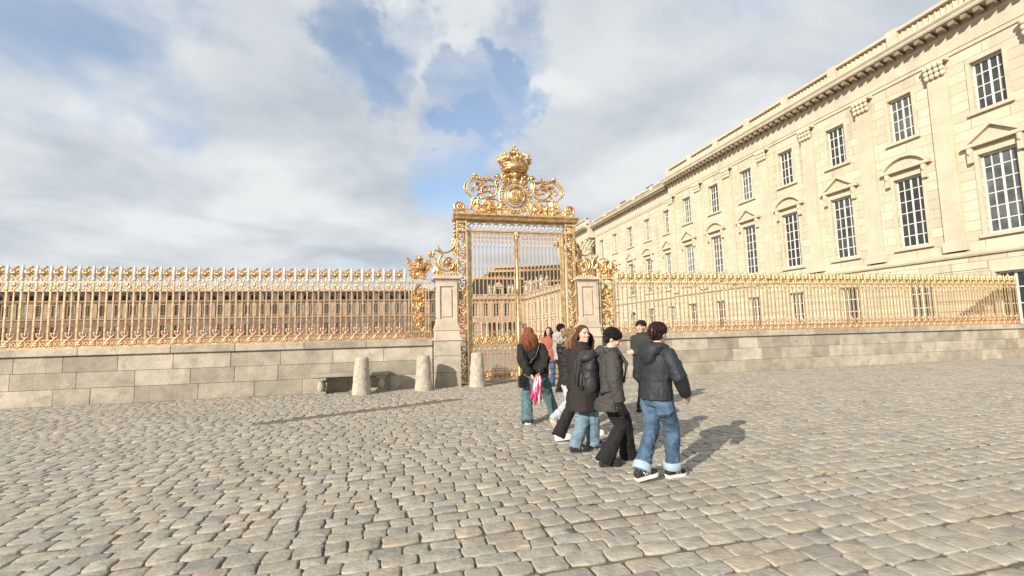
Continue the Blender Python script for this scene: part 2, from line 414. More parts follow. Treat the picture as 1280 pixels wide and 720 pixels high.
for s in (-1,1):
    j=MB()
    for x,w in ((1.985,.05),(1.70,.035)): j.box(s*x-w/2,s*x+w/2,-.16,-.10,0,5.22); j.box(s*x-w/2,s*x+w/2,.10,.16,0,5.22)
    j.box(s*1.60-.035,s*1.60+.035,-.05,.05,0,4.90)
    for z in (.02,1.15,1.58,4.86,5.14): j.box(s*1.84-.165,s*1.84+.165,-.159,.159,z,z+.06)
    jo=j.build('jamb',GOLD2,gate,bevel=.006)
    v=MB(); vine(v,s*1.84,.1,1.12,.125,.255,True,.022); vine(v,s*1.84,1.66,4.84,.128,.265,True,.023); vine(v,s*1.84,1.22,1.6,.10,.36,False)
    v.build('scrollwork',GOLD,jo).location.y=-.10
    r=MB(); rosette(r,s*1.84,5.01,.12,-.1); r.build('rosette',GOLD,jo)
    b=MB()
    z=4.25
    while z<5.2:
        b.ell((s*2.055,0,z),(.05,.05,.06),0,8,6); b.leaf((s*2.02,z-.05),PI/2-s*1.0,.14,.035,s*1.0); z+=.125
    b.build('bead_edging',GOLD,jo)
# bracket scrolls standing on the pillars
for s in (-1,1):
    m=MB(); y=0
    S=lambda pts:mir(pts,s)
    m.tube(S(cat([(2.02,4.62),(2.06,4.45),(2.14,4.3),(2.28,4.2),(2.5,4.18),(2.62,4.26)],8)),.032,6,0,Y,1.9)
    m.tube(S(spiral(2.30,3.84,.31,.05,PI*.35,-1.9,40)),[.045-.024*i/40 for i in range(41)],6,0,Y,2)
    m.tube(S(cat([(2.62,4.26),(2.72,4.22),(2.76,4.1),(2.70,3.98),(2.66,3.8),(2.56,3.62),(2.4,3.5)],8)),[.03]*49,6,0,Y,1.9)
    m.tube(S(spiral(2.80,4.10,.11,.03,PI*1.0,-1.3,16)),.03,6,0,Y,1.8)
    m.ell((s*2.84,0,4.14),(.085,.08,.07),0,10,7)
    m.ell((s*2.30,-.03,3.84),(.10,.08,.10),0,10,7)
    for k in range(7):
        a=k/7*2*PI; m.leaf((s*2.30+.04*math.cos(a),3.84+.04*math.sin(a)),a,.17,.05,.9,0,-.03,.03)
    for (bx,bz,a,L,W,c) in ((2.62,3.5,1.75,.55,.10,-.9),(2.74,3.5,1.9,.4,.09,.9),(2.5,3.46,1.3,.34,.08,-1.4),(2.1,3.46,1.2,.3,.08,1.2),(2.2,3.5,2.2,.3,.07,-1.2),(2.06,4.1,1.4,.45,.07,.7),(2.1,4.4,1.5,.4,.06,.6),(2.45,4.2,.4,.3,.06,1.6),(2.76,3.72,.6,.3,.06,1.5)):
        m.leaf((s*bx,bz),a if s>0 else PI-a,L,W,c*s)
    for k in range(6): m.ell((s*(2.12+.1*k),-.02,3.455),(.06,.09,.05),0,8,5)
    m.box(s*2.36-.33,s*2.36+.33,-.12,.14,3.405,3.432)
    m.tube(S(cat([(2.0,3.5),(2.05,3.7),(2.0,3.95),(2.04,4.2),(2.0,4.5)],6)),.026,5,0,Y,1.6)
    m.build('bracket_scroll',GOLD,gate)
# entablature
m=MB()
m.sweep([(-.2,5.24),(-.22,5.27),(-.24,5.27),(-.25,5.31),(-.30,5.36),(-.33,5.38),(-.33,5.43),(.33,5.43),(.33,5.38),(.24,5.27),(.2,5.24)],-2.12,2.12)
m.build('cornice',GOLD2,gate)
m=MB(); m.box(-1.66,1.66,-.06,.06,4.895,4.93); m.box(-1.66,1.66,-.06,.06,5.195,5.235)
o=m.build('frieze',GOLD2,gate,bevel=.004)
m=MB()
for ph in (0,PI):
    m.tube([(-1.62+3.24*i/96,0,5.06+.10*math.sin(i/96*2*PI*6+ph)) for i in range(97)],.022,5,0,Y,1.5)
for k in range(12): m.ell((-1.62+.135+k*.27,0,5.06),(.05,.05,.04),0,8,6); 
for k in range(13): m.ell((-1.62+k*.27,0,5.06),(.035,.05,.035),0,8,6)
m.build('guilloche_band',SHEEN,o)
# gate leaves
pk=MB(); pk.box(-.0145,.0145,-.0145,.0145,.12,4.86)
PKM=pk.mesh('picket'); PKM.materials.append(GOLD2)
tp=MB()
for s in (-1,1):
    tp.tube(spiral(s*.037,4.70,.036,.012,PI/2,s*1.1,10),.009,4,0,Y,1.4); tp.tube(spiral(s*.036,4.55,.034,.012,-PI/2,-s*1.1,10),.008,4,0,Y,1.4)
tp.ell((0,0,4.80),(.035,.025,.04),0,6,5); tp.ell((0,0,4.46),(.022,.022,.05),0,6,5); tp.ell((0,0,4.62),(.03,.03,.03),0,6,5)
TPM=tp.mesh('pendant'); TPM.materials.append(COPPER)
for s in (-1,1):
    m=MB()
    m.box(s*1.53-.027,s*1.53+.027,-.03,.03,.06,4.87); m.box(s*.09-.02,s*.09+.02,-.03,.03,.06,4.87)
    for z,h in ((4.83,.045),(1.60,.035),(1.165,.035),(.92,.03),(.44,.03),(.10,.045)): m.box(s*.81-.70,s*.81+.70,-.025,.025,z,z+h)
    leaf=m.build('gate_leaf',GOLD2,gate,bevel=.003)
    for k in range(10):
        x=s*(.09+(k+1)*.1315)
        for me in (PKM,TPM):
            o=bpy.data.objects.new(me.name,me); C.objects.link(o); o.parent=leaf; o.location=(x,0,0)
    m=MB()   # scroll band in the middle
    for k in range(5):
        xc=s*(.24+k*.28)
        m.tube(spiral(xc-.06,1.40,.115,.025,-PI*.4,1.5,20),.022,5,0,Y,1.6); m.tube(spiral(xc+.07,1.38,.10,.025,PI*.6,1.5,20),.022,5,0,Y,1.6)
        m.leaf((xc,1.24),PI/2+.5,.28,.06,-1.0); m.leaf((xc+.13,1.24),PI/2,.26,.05,-.9); m.leaf((xc-.12,1.22),1.2,.22,.05,-1.2); m.leaf((xc+.1,1.56),-1.9,.2,.045,1.2); rosette(m,xc,1.39,.06,-.03,0,5)
    m.build('scroll_band',GOLD,leaf)
    m=MB()
    for k in range(17):
        x=s*(.13+k*.0825)
        m.box(x-.007,x+.007,-.007,.007,.12,1.165)
        if k%2==0:
            m.lathe([(.004,1.17),(.03,1.09),(.022,1.05),(.009,.99)][::-1],6,(x,0,0))
            m.tube(spiral(x+.041,1.02,.03,.01,PI,-1.0,8),.008,4,0,Y,1.4)
    m.build('dog_bars',COPPER,leaf)
    m=MB()
    for k in range(9):
        x=s*(.17+k*.16)
        for q in (-1,1): m.tube(spiral(x+q*.04,.27,.068,.018,-PI/2,q*1.2,14),.019,5,0,Y,1.5)
        m.ell((x,-.01,.40),(.03,.03,.045),0,6,5); m.leaf((x,.14),PI/2,.17,.03,0)
    m.build('bottom_scrolls',GOLD,leaf)
m=MB(); m.lathe([(.075,0),(.075,.1),(.046,.16),(.046,1.1),(.065,1.14),(.065,1.6),(.046,1.64),(.046,3.0),(.056,3.03),(.046,3.06),(.046,4.66),(.065,4.69),(.05,4.72),(.085,4.86),(.095,4.90)],14)
for k in range(6):
    a=2*PI*k/6; m.ell((.07*math.cos(a),.07*math.sin(a),4.80),(.03,.03,.06),0,6,5)
m.build('centre_post',GOLD,gate)
# crest: medallion, crown, scroll panels
medal=MB()
for (r,t,y) in ((.285,.035,-.10),(.36,.03,-.02),(.47,.024,0),(.56,.035,0)):
    medal.tube([(r*math.cos(2*PI*i/40),y,6.12+r*1.02*math.sin(2*PI*i/40)) for i in range(41)],t,6,0,Y,1.4)
for k in range(28):
    a=2*PI*k/28
    medal.tube([(.36*math.cos(a),0,6.12+.36*math.sin(a)),(.55*math.cos(a),0,6.12+.55*math.sin(a))],[.03,.012],5,0,Y,1.0)
    medal.ell((.515*math.cos(a+.11),-.03,6.12+.515*math.sin(a+.11)),(.035,.035,.035),0,6,5)
medal.tube(cat([(0,5.56),(.05,5.5),(.02,5.44)],6),.03,5,0,Y,1.5); medal.tube(cat([(-.06,5.44),(-.02,5.52),(.04,5.57)],6),.025,5,0,Y,1.5)
medal=medal.build('medallion',GOLD,gate)
b=MB(); b.ell((0,-.05,6.12),(.28,.13,.285),0,24,14)
for (x,z) in ((-.11,6.2),(.11,6.2),(0,6.0)):   # three fleurs-de-lis in relief
    y=-.175
    b.ell((x,y,z+.02),(.026,.03,.075),0,8,6); b.box(x-.05,x+.05,y-.025,y+.02,z-.035,z-.018)
    for q in (-1,1): b.tube([(x+q*.012,y,z-.02),(x+q*.05,y,z+.03),(x+q*.066,y,z+.035),(x+q*.07,y,z+.005)],[.014,.016,.014,.008],5,0,Y,1)
    b.ell((x,y,z-.06),(.018,.025,.03),0,6,5)
b.build('boss',GOLD,medal)
m=MB()
for s in (-1,1):
    S=lambda p:mir(p,s)
    m.tube(S(spiral(.33,6.80,.17,.04,-PI*.6,1.6,24)),[.05-.02*i/24 for i in range(25)],6,0,Y,1.8)
    m.tube(S(cat([(.08,6.98),(.2,6.9),(.24,6.75),(.2,6.6),(.32,6.58),(.44,6.62)],6)),.04,6,0,Y,1.8)
    m.leaf((s*.12,6.68),PI/2-s*.4,.36,.09,-s*.6); m.leaf((s*.3,6.66),PI/2-s*1.1,.26,.08,s*1.4); m.ell((s*.33,-.05,6.8),(.07,.08,.07),0,8,6)
m.ell((0,0,7.0),(.36,.28,.10),0,16,8); m.ell((0,0,6.9),(.22,.15,.14),0,14,8); m.ell((0,-.08,6.86),(.11,.12,.13),0,12,8); m.ell((0,-.05,6.66),(.09,.1,.09),0,10,7)
m.build('crown_support',GOLD,gate)
cr=MB()
for (r,z,t) in ((.40,7.02,.05),(.43,7.10,.035),(.46,7.18,.045)):
    cr.tube([(r*math.cos(2*PI*i/32),r*math.sin(2*PI*i/32)*.8,z) for i in range(33)],t,6)
cr.lathe([(.385,7.0),(.40,7.05),(.44,7.18),(.42,7.18),(.36,7.0)],28)
for k in range(12):
    a=2*PI*k/12; cr.ell((.455*math.cos(a),.455*.8*math.sin(a),7.11),(.045,.045,.04),0,6,5)
cr=cr.build('crown',GOLD,gate)
f=MB()
for k in range(8):
    a=2*PI*k/8; ux,uy=math.cos(a),math.sin(a)*.8
    f.ell((ux*.54,uy*.54,7.37),(.06,.06,.10),0,8,6); f.ell((ux*.57,uy*.57,7.47),(.045,.045,.05),0,8,6)
    for q in (-1,1):
        a2=a+q*.16; f.ell((math.cos(a2)*.53,math.sin(a2)*.8*.53,7.33),(.05,.05,.06),0,7,5)
    f.ell((math.cos(a+PI/8)*.50,math.sin(a+PI/8)*.8*.50,7.30),(.035,.035,.06),0,6,5)
f.build('fleuron',GOLD,cr)
f=MB()
for k in range(8):
    a=2*PI*k/8+.2; ux,uy=math.cos(a),math.sin(a)*.8
    pts=[(ux*r,uy*r,z) for r,z in ((.47,7.2),(.53,7.34),(.50,7.48),(.38,7.56),(.22,7.56),(.08,7.60))]
    f.tube(pts,[.03,.035,.035,.032,.03,.03],6)
    for r,z in ((.55,7.36),(.53,7.46),(.45,7.55),(.34,7.59),(.22,7.6)): f.ell((ux*r,uy*r,z),(.034,.034,.034),0,6,5)
f.build('arches',GOLD,cr)
f=MB(); f.ell((0,0,7.66),(.09,.09,.09),0,10,8); f.ell((0,0,7.78),(.045,.045,.07),0,8,6); f.ell((0,0,7.87),(.055,.055,.05),0,8,6)
for q in (-1,1): f.ell((q*.085,0,7.76),(.05,.04,.04),0,8,6)
f.build('orb',GOLD,cr)
f=MB(); f.ell((0,0,7.24),(.40,.32,.30),0,20,12); f.build('cap',COPPER,cr)
for s in (-1,1):
    m=MB(); S=lambda p:mir(p,s)
    # ribbon pair sweeping from the end scroll up round the panel
    for off in (0,.085):
        m.tube(S(cat([(1.93,5.50),(1.78,5.48),(1.64,5.55-off*.3),(1.52-off*.6,5.72),(1.47-off,5.92),(1.46-off*.3,6.02),(1.60-off*.5,6.16),(1.72-off,6.30),(1.70-off,6.44),(1.60-off*.8,6.58-off*.4),(1.46-off*.5,6.70-off),(1.30,6.78-off)],7)),.028,5,0,Y,1.9)
    for k in range(9):
        t=k/8; m.ell((s*(1.66-.17*t),0,5.58+.38*t),(.022,.03,.022),0,6,4)
    for k in range(12):
        t=k/11; m.ell((s*(1.42+.22*math.sin(PI*t)),-.02,6.02+.68*t),(.03,.03,.03),0,6,4)
    for (bx,bz,a) in ((1.5,5.95,2.3),(1.66,6.35,1.2),(1.45,6.68,2.4),(1.7,5.52,1.9),(1.6,6.15,.6)): m.leaf((s*bx,bz),a if s>0 else PI-a,.2,.05,.9*s)
    m.build('crest_ribbon',GOLD2,gate)
    m=MB()
    m.tube(S(cat([(1.22,6.02),(.7,6.0)],4)),.03,5,0,Y,2.2); m.tube(S(cat([(1.45,6.0),(1.22,6.02)],4)),.03,5,0,Y,2.2)
    # C scroll inside
    m.tube(S(cat([(.70,6.76),(.60,6.84),(.54,6.76),(.60,6.66),(.68,6.6),(.65,6.45),(.64,6.3),(.72,6.12),(.92,6.06),(1.1,6.12),(1.16,6.28),(1.08,6.42),(.94,6.42),(.88,6.32),(.95,6.25),(1.02,6.30)],7)),[.042-.012*i/106 for i in range(106)],6,0,Y,1.8)
    m.tube(S(cat([(.68,6.6),(.85,6.68),(1.02,6.62),(1.2,6.66),(1.36,6.76)],7)),.036,6,0,Y,1.9)
    m.tube(S(cat([(1.3,6.3),(1.38,6.42),(1.34,6.52),(1.22,6.52),(1.14,6.44)],6)),[.026]*25,5,0,Y,1.6)
    m.ell((s*1.38,-.02,6.79),(.075,.07,.075),0,10,7); m.ell((s*.60,-.02,6.78),(.075,.07,.075),0,10,7)
    for (bx,bz,a,L,W,c) in ((.72,6.62,.3,.34,.07,.9),(1.0,6.60,.2,.34,.07,.9),(1.28,6.70,-.2,.2,.06,1.2),(.62,6.4,1.9,.3,.06,-.9),(.66,6.2,1.2,.3,.06,.9),(1.1,6.12,.9,.26,.06,1.4),(.9,6.05,2.6,.26,.05,-1.2),(1.16,6.3,2.2,.2,.05,1.2),(.92,6.36,.6,.18,.05,1.4),(1.25,6.64,2.6,.3,.06,.8),(.95,6.64,2.9,.3,.05,.5),(1.42,6.2,1.4,.22,.05,-.8),(1.5,6.25,1.9,.2,.05,.8),(.66,6.5,-1.0,.25,.05,-.8),(.8,6.2,.8,.24,.05,-1.2),(1.15,6.5,-.4,.2,.05,1.2),(1.3,6.1,2.2,.2,.05,.8)):
        m.leaf((s*bx,bz),a if s>0 else PI-a,L,W,c*s)
    for k in range(6): m.ell((s*(.8+.1*k),-.02,6.70),(.035,.04,.03),0,6,4)
    rr=random.Random(8)
    for k in range(20):
        a=rr.uniform(0,2*PI); R_=rr.uniform(.16,.36); m.leaf((s*(1.0+R_*1.15*math.cos(a)),6.34+R_*.85*math.sin(a)),a+rr.uniform(1,2),rr.uniform(.14,.22),.04,rr.uniform(1,2)*s,0,rr.uniform(-.04,.02))
    m.build('scroll_panel',GOLD,gate)
    m=MB()   # foliage under the panel
    m.tube(S(cat([(.28,5.46),(.2,5.52),(.24,5.62),(.32,5.58),(.30,5.5)],6)),.028,5,0,Y,1.6)
    rr=random.Random(11)
    for k in range(44):
        bx=rr.uniform(.48,1.38); bz=5.46+rr.uniform(0,.33)
        a=PI/2+rr.uniform(-1.1,1.1); m.leaf((s*bx,bz),a,rr.uniform(.18,.34),rr.uniform(.045,.075),rr.uniform(-1.8,1.8),0,rr.uniform(-.06,.03))
    for (x,z,r) in ((.52,5.58,.12),(.75,5.70,.11),(1.05,5.62,.13),(1.28,5.72,.09)):
        m.tube(spiral(s*x,z,r,.03,-PI/2,s*1.4,18),.026,5,0,Y,1.8); m.ell((s*x,-.02,z),(.045,.05,.045),0,7,5)
    m.tube(S(cat([(.40,5.47),(.9,5.52),(1.40,5.48)],5)),.03,5,0,Y,1.6)
    m.build('foliage_panel',GOLD,gate)
    m=MB()
    m.tube(S(spiral(1.88,5.70,.21,.04,-PI*.45,1.7,30)),[.05-.02*i/30 for i in range(31)],6,0,Y,2.0); rosette(m,s*1.88,5.70,.12,-.04)
    m.leaf((s*1.75,5.5),PI/2-s*.2,.3,.06,s*1.0); m.leaf((s*2.02,5.5),PI/2-s*.2,.22,.05,-s*.6)
    m.build('end_scroll',GOLD,gate)

# ------------------------------------------------------------------ railings
FY=14.8
sp=MB(); sp.box(-.019,.019,-.019,.019,1.45,3.26)
sp.lathe([(.035,3.24),(.05,3.28),(.03,3.31),(.054,3.36),(.05,3.46),(.038,3.57),(.004,3.70)],8); sp.ell((0,0,3.0),(.032,.032,.05),0,6,5); sp.ell((0,0,2.9),(.025,.025,.03),0,6,5)
SPM=sp.mesh('spear_bar')
SPM.materials.append(GOLD2); SPMG=SPM.copy()
SPM.materials.append(SHEEN)
for pl in SPM.polygons: pl.material_index=1 if pl.center.z>3.2 else 0
for pl in SPMG.polygons: pl.material_index=0
#; SPMG.name='spear_bar'; SPMG.materials.clear(); SPMG.materials.append(GOLD2)
br=MB(); br.box(-.0135,.0135,-.0135,.0135,1.45,3.14)
for q in (-1,1): br.tube(cat([(0,3.02),(q*.05,3.07),(q*.075,3.13),(q*.05,3.17),(q*.035,3.13)],5),.011,5,0,Y,1.4)
br.ell((0,0,3.13),(.03,.03,.07),0,6,5); br.ell((0,0,2.96),(.026,.026,.035),0,6,5)
BRM=br.mesh('bar'); BRM.materials.append(GOLD2)
co=MB()
for q in (-1,1):
    co.tube(cat([(q*.155,3.25),(q*.12,3.34),(q*.06,3.34),(q*.04,3.26),(q*.075,3.22)],6),.016,5,0,Y,1.6)
    co.tube(spiral(q*.058,3.47,.055,.015,-PI/2,q*1.2,12),.017,5,0,Y,1.8)
    co.leaf((q*.02,3.38),PI/2-q*.7,.15,.035,-q*.9)
co.leaf((0,3.34),PI/2+.3,.30,.04,-.8); co.ell((0,-.01,3.44),(.055,.05,.06),0,8,6); co.ell((.03,-.01,3.60),(.06,.04,.035),0,8,6)
for q in (-1,1): co.leaf((q*.03,3.46),PI/2-q*.35,.17,.035,-q*1.6); co.ell((q*.10,0,3.52),(.03,.03,.03),0,6,5)
COM=co.mesh('crest_ornament'); COM.materials.append(GOLD)
fs=MB()
for q in (-1,1):
    fs.tube([(q*.15*math.cos(a),0,1.47+.19*math.sin(a)) for a in [PI/2*i/8 for i in range(9)]],.023,5,0,Y,1.5)
    fs.tube(spiral(q*.07,1.555,.06,.018,-PI/2,q*1.2,12),.02,5,0,Y,1.5)
    fs.tube(cat([(0,1.72),(q*.06,1.76),(q*.08,1.83),(q*.045,1.85)],5),.02,5,0,Y,1.5)
fs.ell((0,-.01,1.69),(.05,.04,.035),0,7,5); fs.ell((0,-.01,1.82),(.026,.03,.07),0,7,5); fs.ell((0,-.01,1.9),(.02,.02,.05),0,7,5)
FSM=fs.mesh('foot_scroll'); FSM.materials.append(COPPER)
def inst(me,parent,loc):
    o=bpy.data.objects.new(me.name,me); C.objects.link(o); o.parent=parent; o.location=loc; return o
def pilaster(parent,cx,s):
    p=MB()
    for dx in (-.215,.215,-.30,.30): p.box(cx+dx-.017,cx+dx+.017,-.04,.04,1.62,3.36)
    p.box(cx-.36,cx+.36,-.06,.06,1.452,1.50); p.box(cx-.36,cx+.36,-.06,.06,1.66,1.71); 
    for k in range(5): p.box(cx-.36+k*.18-.012,cx-.36+k*.18+.012,-.055,.055,1.5,1.66)
    p.tube([(cx+.215*math.cos(PI*i/12),0,3.20+.2*math.sin(PI*i/12)) for i in range(13)],.022,5,0,Y,1.6)
    po=p.build('ornamental_pilaster',GOLD2,parent,bevel=.004)
    v=MB(); vine(v,cx,1.74,2.30,.19,.24,True,.026)
    v.tube(spiral(cx-.10,2.5,.12,.03,0,1.3,18),.03,5,0,Y,1.6); v.tube(spiral(cx+.07,2.5,.10,.03,PI,-1.3,18),.03,5,0,Y,1.6)
    vine(v,cx,2.62,3.14,.19,.22,True,.026)
    rr=random.Random(2)
    for z in [1.76+.035*q for q in range(40)]: v.leaf((cx+rr.uniform(-.11,.11),z),PI/2+rr.uniform(-1.3,1.3),.17,.042,rr.uniform(-1.6,1.6),0,-.03)
    for z in (1.9,2.4,2.9): v.ell((cx,-.04,z),(.05,.04,.06),0,8,6)
    for k in range(4): v.tube(spiral(cx-.25+k*.17,1.58,.06,.02,0,1.2,10),.014,5,0,Y,1.5)
    v.build('scrollwork',GOLD,po)
    h=MB()
    h.ell((cx,0,3.47),(.12,.10,.12),0,12,8); [h.leaf((cx-.15+.06*k,3.34),PI/2+.25*(2.5-k)*.5,.26,.045,.5*(k-2.5),0,-.07) for k in range(6)]; 
    for q in (-1,1):
        h.tube(spiral(cx+q*.17,3.50,.09,.03,-PI/2,q*1.3,16),.03,6,0,Y,1.8); h.leaf((cx+q*.05,3.34),PI/2-q*.6,.3,.07,-q*.9)
        h.tube(cat([(cx,3.6),(cx+q*.14,3.68),(cx+q*.26,3.70),(cx+q*.34,3.82),(cx+q*.36,3.98)],6),[.026]*13+[.02]*12,6,0,Y,1.6)
        h.tube(spiral(cx+q*.27,3.86,.10,.025,-PI*.2,q*1.3,16),.018,5,0,Y,1.7); h.leaf((cx+q*.1,3.6),PI/2-q*1.1,.26,.05,-q*1.2); h.leaf((cx+q*.28,3.72),PI/2-q*.2,.24,.045,q*1.3); h.leaf((cx+q*.2,3.68),PI/2-q*.9,.25,.06,q*1.2); h.leaf((cx+q*.34,3.84),PI/2+q*.5,.2,.05,-q*1.4); h.leaf((cx+q*.04,3.72),PI/2-q*.5,.3,.06,q*.8)
    h.tube(cat([(cx,3.55),(cx-.03,3.75),(cx+.02,3.95)],6),.03,6,0,Y,1.5); 
    for k in range(6):
        a=2*PI*k/6; h.leaf((cx+.02+.02*math.cos(a),3.97+.02*math.sin(a)),a,.13,.04,.7,0,-.02)
    h.ell((cx+.02,-.04,4.0),(.06,.06,.07),0,8,6)
    rr=random.Random(6)
    for k in range(22): h.leaf((cx+rr.uniform(-.26,.26),3.36+rr.uniform(0,.4)),PI/2+rr.uniform(-1.4,1.4),.2,.045,rr.uniform(-1.6,1.6),0,rr.uniform(-.07,.02))
    h.build('finial',GOLD,po)
def railing(spears,pitch,pil,ext,label,spear_mesh):
    cx=sum(ext)/2
    root=empty('gilded_railing',(cx,FY,1.45),0,label,'railing','gilded railings on the low walls')
    z=-1.45
    r=MB()
    for za,zb in ((1.451,1.49),(1.655,1.68),(3.19,3.225)): r.box(ext[0]-cx,ext[1]-cx,-.022,.022,za+z,zb+z)
    r.build('rail',GOLD2,root)
    for i,x in enumerate(spears):
        inst(spear_mesh,root,(x-cx,0,z))
        if i<len(spears)-1:
            xm=(x+spears[i+1])/2-cx
            for me in (BRM,COM,FSM): inst(me,root,(xm,0,z))
    for p in pil:
        pilaster(root,p-cx,1)
    for ch in root.children:
        if ch.name.startswith('ornamental'): ch.location.z=z
railing([.255-.315*i for i in range(38)][::-1],.315,[.68],(-11.5,1.1),'gilded railing with pale spear tips on the wall left of the gate',SPM)
railing([7.52+.345*i for i in range(58)],.345,[7.1],(6.66,27.3),'golden railing with gilded spear tips on the wall right of the gate',SPMG)
RIDGE=mat('dull_roof_gilding',(.62,.36,.16),.6,.15,.2,3)
# ------------------------------------------------------------------ buildings
def facade(m,s0,s1,z0,z1,holes,y=0,depth=.35,mi=0):
    """wall sheet in local x/z with openings (a,b,c,d) and their reveals; outside is -y"""
    xs=sorted({s0,s1,*[h[0] for h in holes],*[h[1] for h in holes]}); zs=sorted({z0,z1,*[h[2] for h in holes],*[h[3] for h in holes]})
    for i in range(len(xs)-1):
        for j in range(len(zs)-1):
            cx,cz=(xs[i]+xs[i+1])/2,(zs[j]+zs[j+1])/2
            if any(h[0]<cx<h[1] and h[2]<cz<h[3] for h in holes): continue
            m.add([(xs[i],y,zs[j]),(xs[i+1],y,zs[j]),(xs[i+1],y,zs[j+1]),(xs[i],y,zs[j+1])],[(0,1,2,3)],mi)
    for a,b,c,d in holes:
        q=[(a,c),(b,c),(b,d),(a,d)]
        for k in range(4):
            p,r=q[k],q[(k+1)%4]
            m.add([(p[0],y,p[1]),(r[0],y,r[1]),(r[0],y+depth,r[1]),(p[0],y+depth,p[1])],[(0,1,2,3)],mi)
def window(parent,w,h,cols,rows,frame=WPAINT,surround=TRIM,arch=.17,thin=False):
    """window with sash bars; local origin at the sill centre on the wall face, outside is -y"""
    m=MB(); y=.2
    m.box(-w/2,-w/2+.07,y,y+.06,.001,h); m.box(w/2-.07,w/2,y,y+.06,.001,h); m.box(-w/2+.07,w/2-.07,y,y+.06,h-.08,h-.001); m.box(-w/2+.07,w/2-.07,y,y+.06,.001,.09)
    for i in range(1,cols):
        x=-w/2+w*i/cols; t=.045 if i*2==cols else .022; m.box(x-t,x+t,y+.005,y+.055,.09,h-.08)
    for j in range(1,rows):
        z=h*j/rows; m.box(-w/2+.07,w/2-.07,y+.01,y+.05,z-.022,z+.022)
    f=m.build('window',frame,parent)
    g=MB(); g.add([(-w/2,y+.03,0),(w/2,y+.03,0),(w/2,y+.03,h),(-w/2,y+.03,h)],[(0,1,2,3)]); g.build('glass',GLASS,f)
    if arch:
        a=MB()
        a.box(-w/2-arch,-w/2-.001,-.07,.0,-.02,h+arch); a.box(w/2+.001,w/2+arch,-.07,.0,-.02,h+arch); a.box(-w/2-.001,w/2+.001,-.07,.0,h+.001,h+arch)
        a.box(-w/2-arch-.08,w/2+arch+.08,-.16,.02,-.18,-.021)
        a.build('surround',surround,f,bevel=.012)
    return f
def ped_tri(m,w,z,h,d=.28):
    t=.16
    m.box(-w/2,w/2,-d,0,z,z+t)
    L=math.hypot(w/2,h)
    for s in (-1,1):
        m.prism([(s*w/2,z+t+.002),(s*(w/2-.3),z+t+.002),(0,z+h-.12),(0,z+h+.08)],-d,-.002)
    m.prism([(-w/2+.3,z+t),(w/2-.3,z+t),(0,z+h-.13)],-.08,-.003)
def ped_seg(m,w,z,h,d=.28):
    t=.16; m.box(-w/2,w/2,-d,0,z,z+t)
    R=((w/2)**2+h*h)/(2*h); a0=math.asin(w/2/R); n=14
    o=[(R*math.sin(-a0+2*a0*i/n),z+t+.002+(R*math.cos(-a0+2*a0*i/n)-(R-h))) for i in range(n+1)]
    R2=R-.17; a1=a0*.93
    i_=[(R2*math.sin(-a1+2*a1*i/n),z+t+.002+max(0,(R2*math.cos(-a1+2*a1*i/n)-(R-h)))) for i in range(n+1)]
    for i in range(n): m.prism([o[i],o[i+1],i_[i+1],i_[i]],-d,-.002)
    m.prism(i_,-.07,-.003)
def consoles(m,w,z,d=.24):
    for s in (-1,1): m.box(s*(w/2-.2)-.1,s*(w/2-.2)+.1,-d,-.001,z-.75,z-.001); m.ell((s*(w/2-.2),-d+.02,z-.2),(.10,.12,.2),0,8,6)
def balustrade(m,s0,s1,z0,z1,pitch,y=-.25,th=.34,ped=.55):
    m.box(s0,s1,y,y+th,z0,z0+.18); m.box(s0,s1,y-.04,y+th+.04,z1-.16,z1)
    n=max(1,round((s1-s0)/pitch))
    for i in range(n+1):
        x=s0+(s1-s0)*i/n; a,b=max(s0,x-ped/2),min(s1,x+ped/2); m.box(a,b,y-.08,y+th+.08,z0+.002,z1+.06)
        if i<n:
            xx=x+ped/2+.16; e=s0+(s1-s0)*(i+1)/n-ped/2-.05
            while xx<e:
                m.lathe([(.05,.18),(.085,.3),(.05,.5),(.06,z1-z0-.16)],6,(xx,y+th/2,z0)); xx+=.27
            m.box(x+ped/2,s0+(s1-s0)*(i+1)/n-ped/2,y+th*.55,y+th*.8,z0+.18,z1-.16)
def column(parent,x,y,z0,z1,r,m0=TRIM,flutes=False):
    c=MB(); H=z1-z0
    c.box(x-r*1.45,x+r*1.45,y-r*1.45,y+r*1.45,z0,z0+.25)
    c.lathe([(r*1.35,.25),(r*1.35,.4),(r*1.1,.48),(r*1.22,.6),(r,.7),(r*.99,H*.4),(r*.86,H-1.35),(r*.95,H-1.32),(r*.9,H-1.25),(r*.95,H-.9),(r*1.1,H-.5),(r*1.35,H-.2)],20,(x,y,z0))
    for k in range(8):
        a=2*PI*k/8
        for (dz,rr,s) in ((-1.05,1.0,.3),(-.7,1.12,.32),(-.38,1.3,.3)): c.ell((x+math.cos(a+dz)*r*rr,y+math.sin(a+dz)*r*rr,z0+H+dz),(r*s,r*s,.2),0,7,5)
    c.box(x-r*1.4,x+r*1.4,y-r*1.4,y+r*1.4,z1-.2,z1)
    return c.build('column',m0,parent)

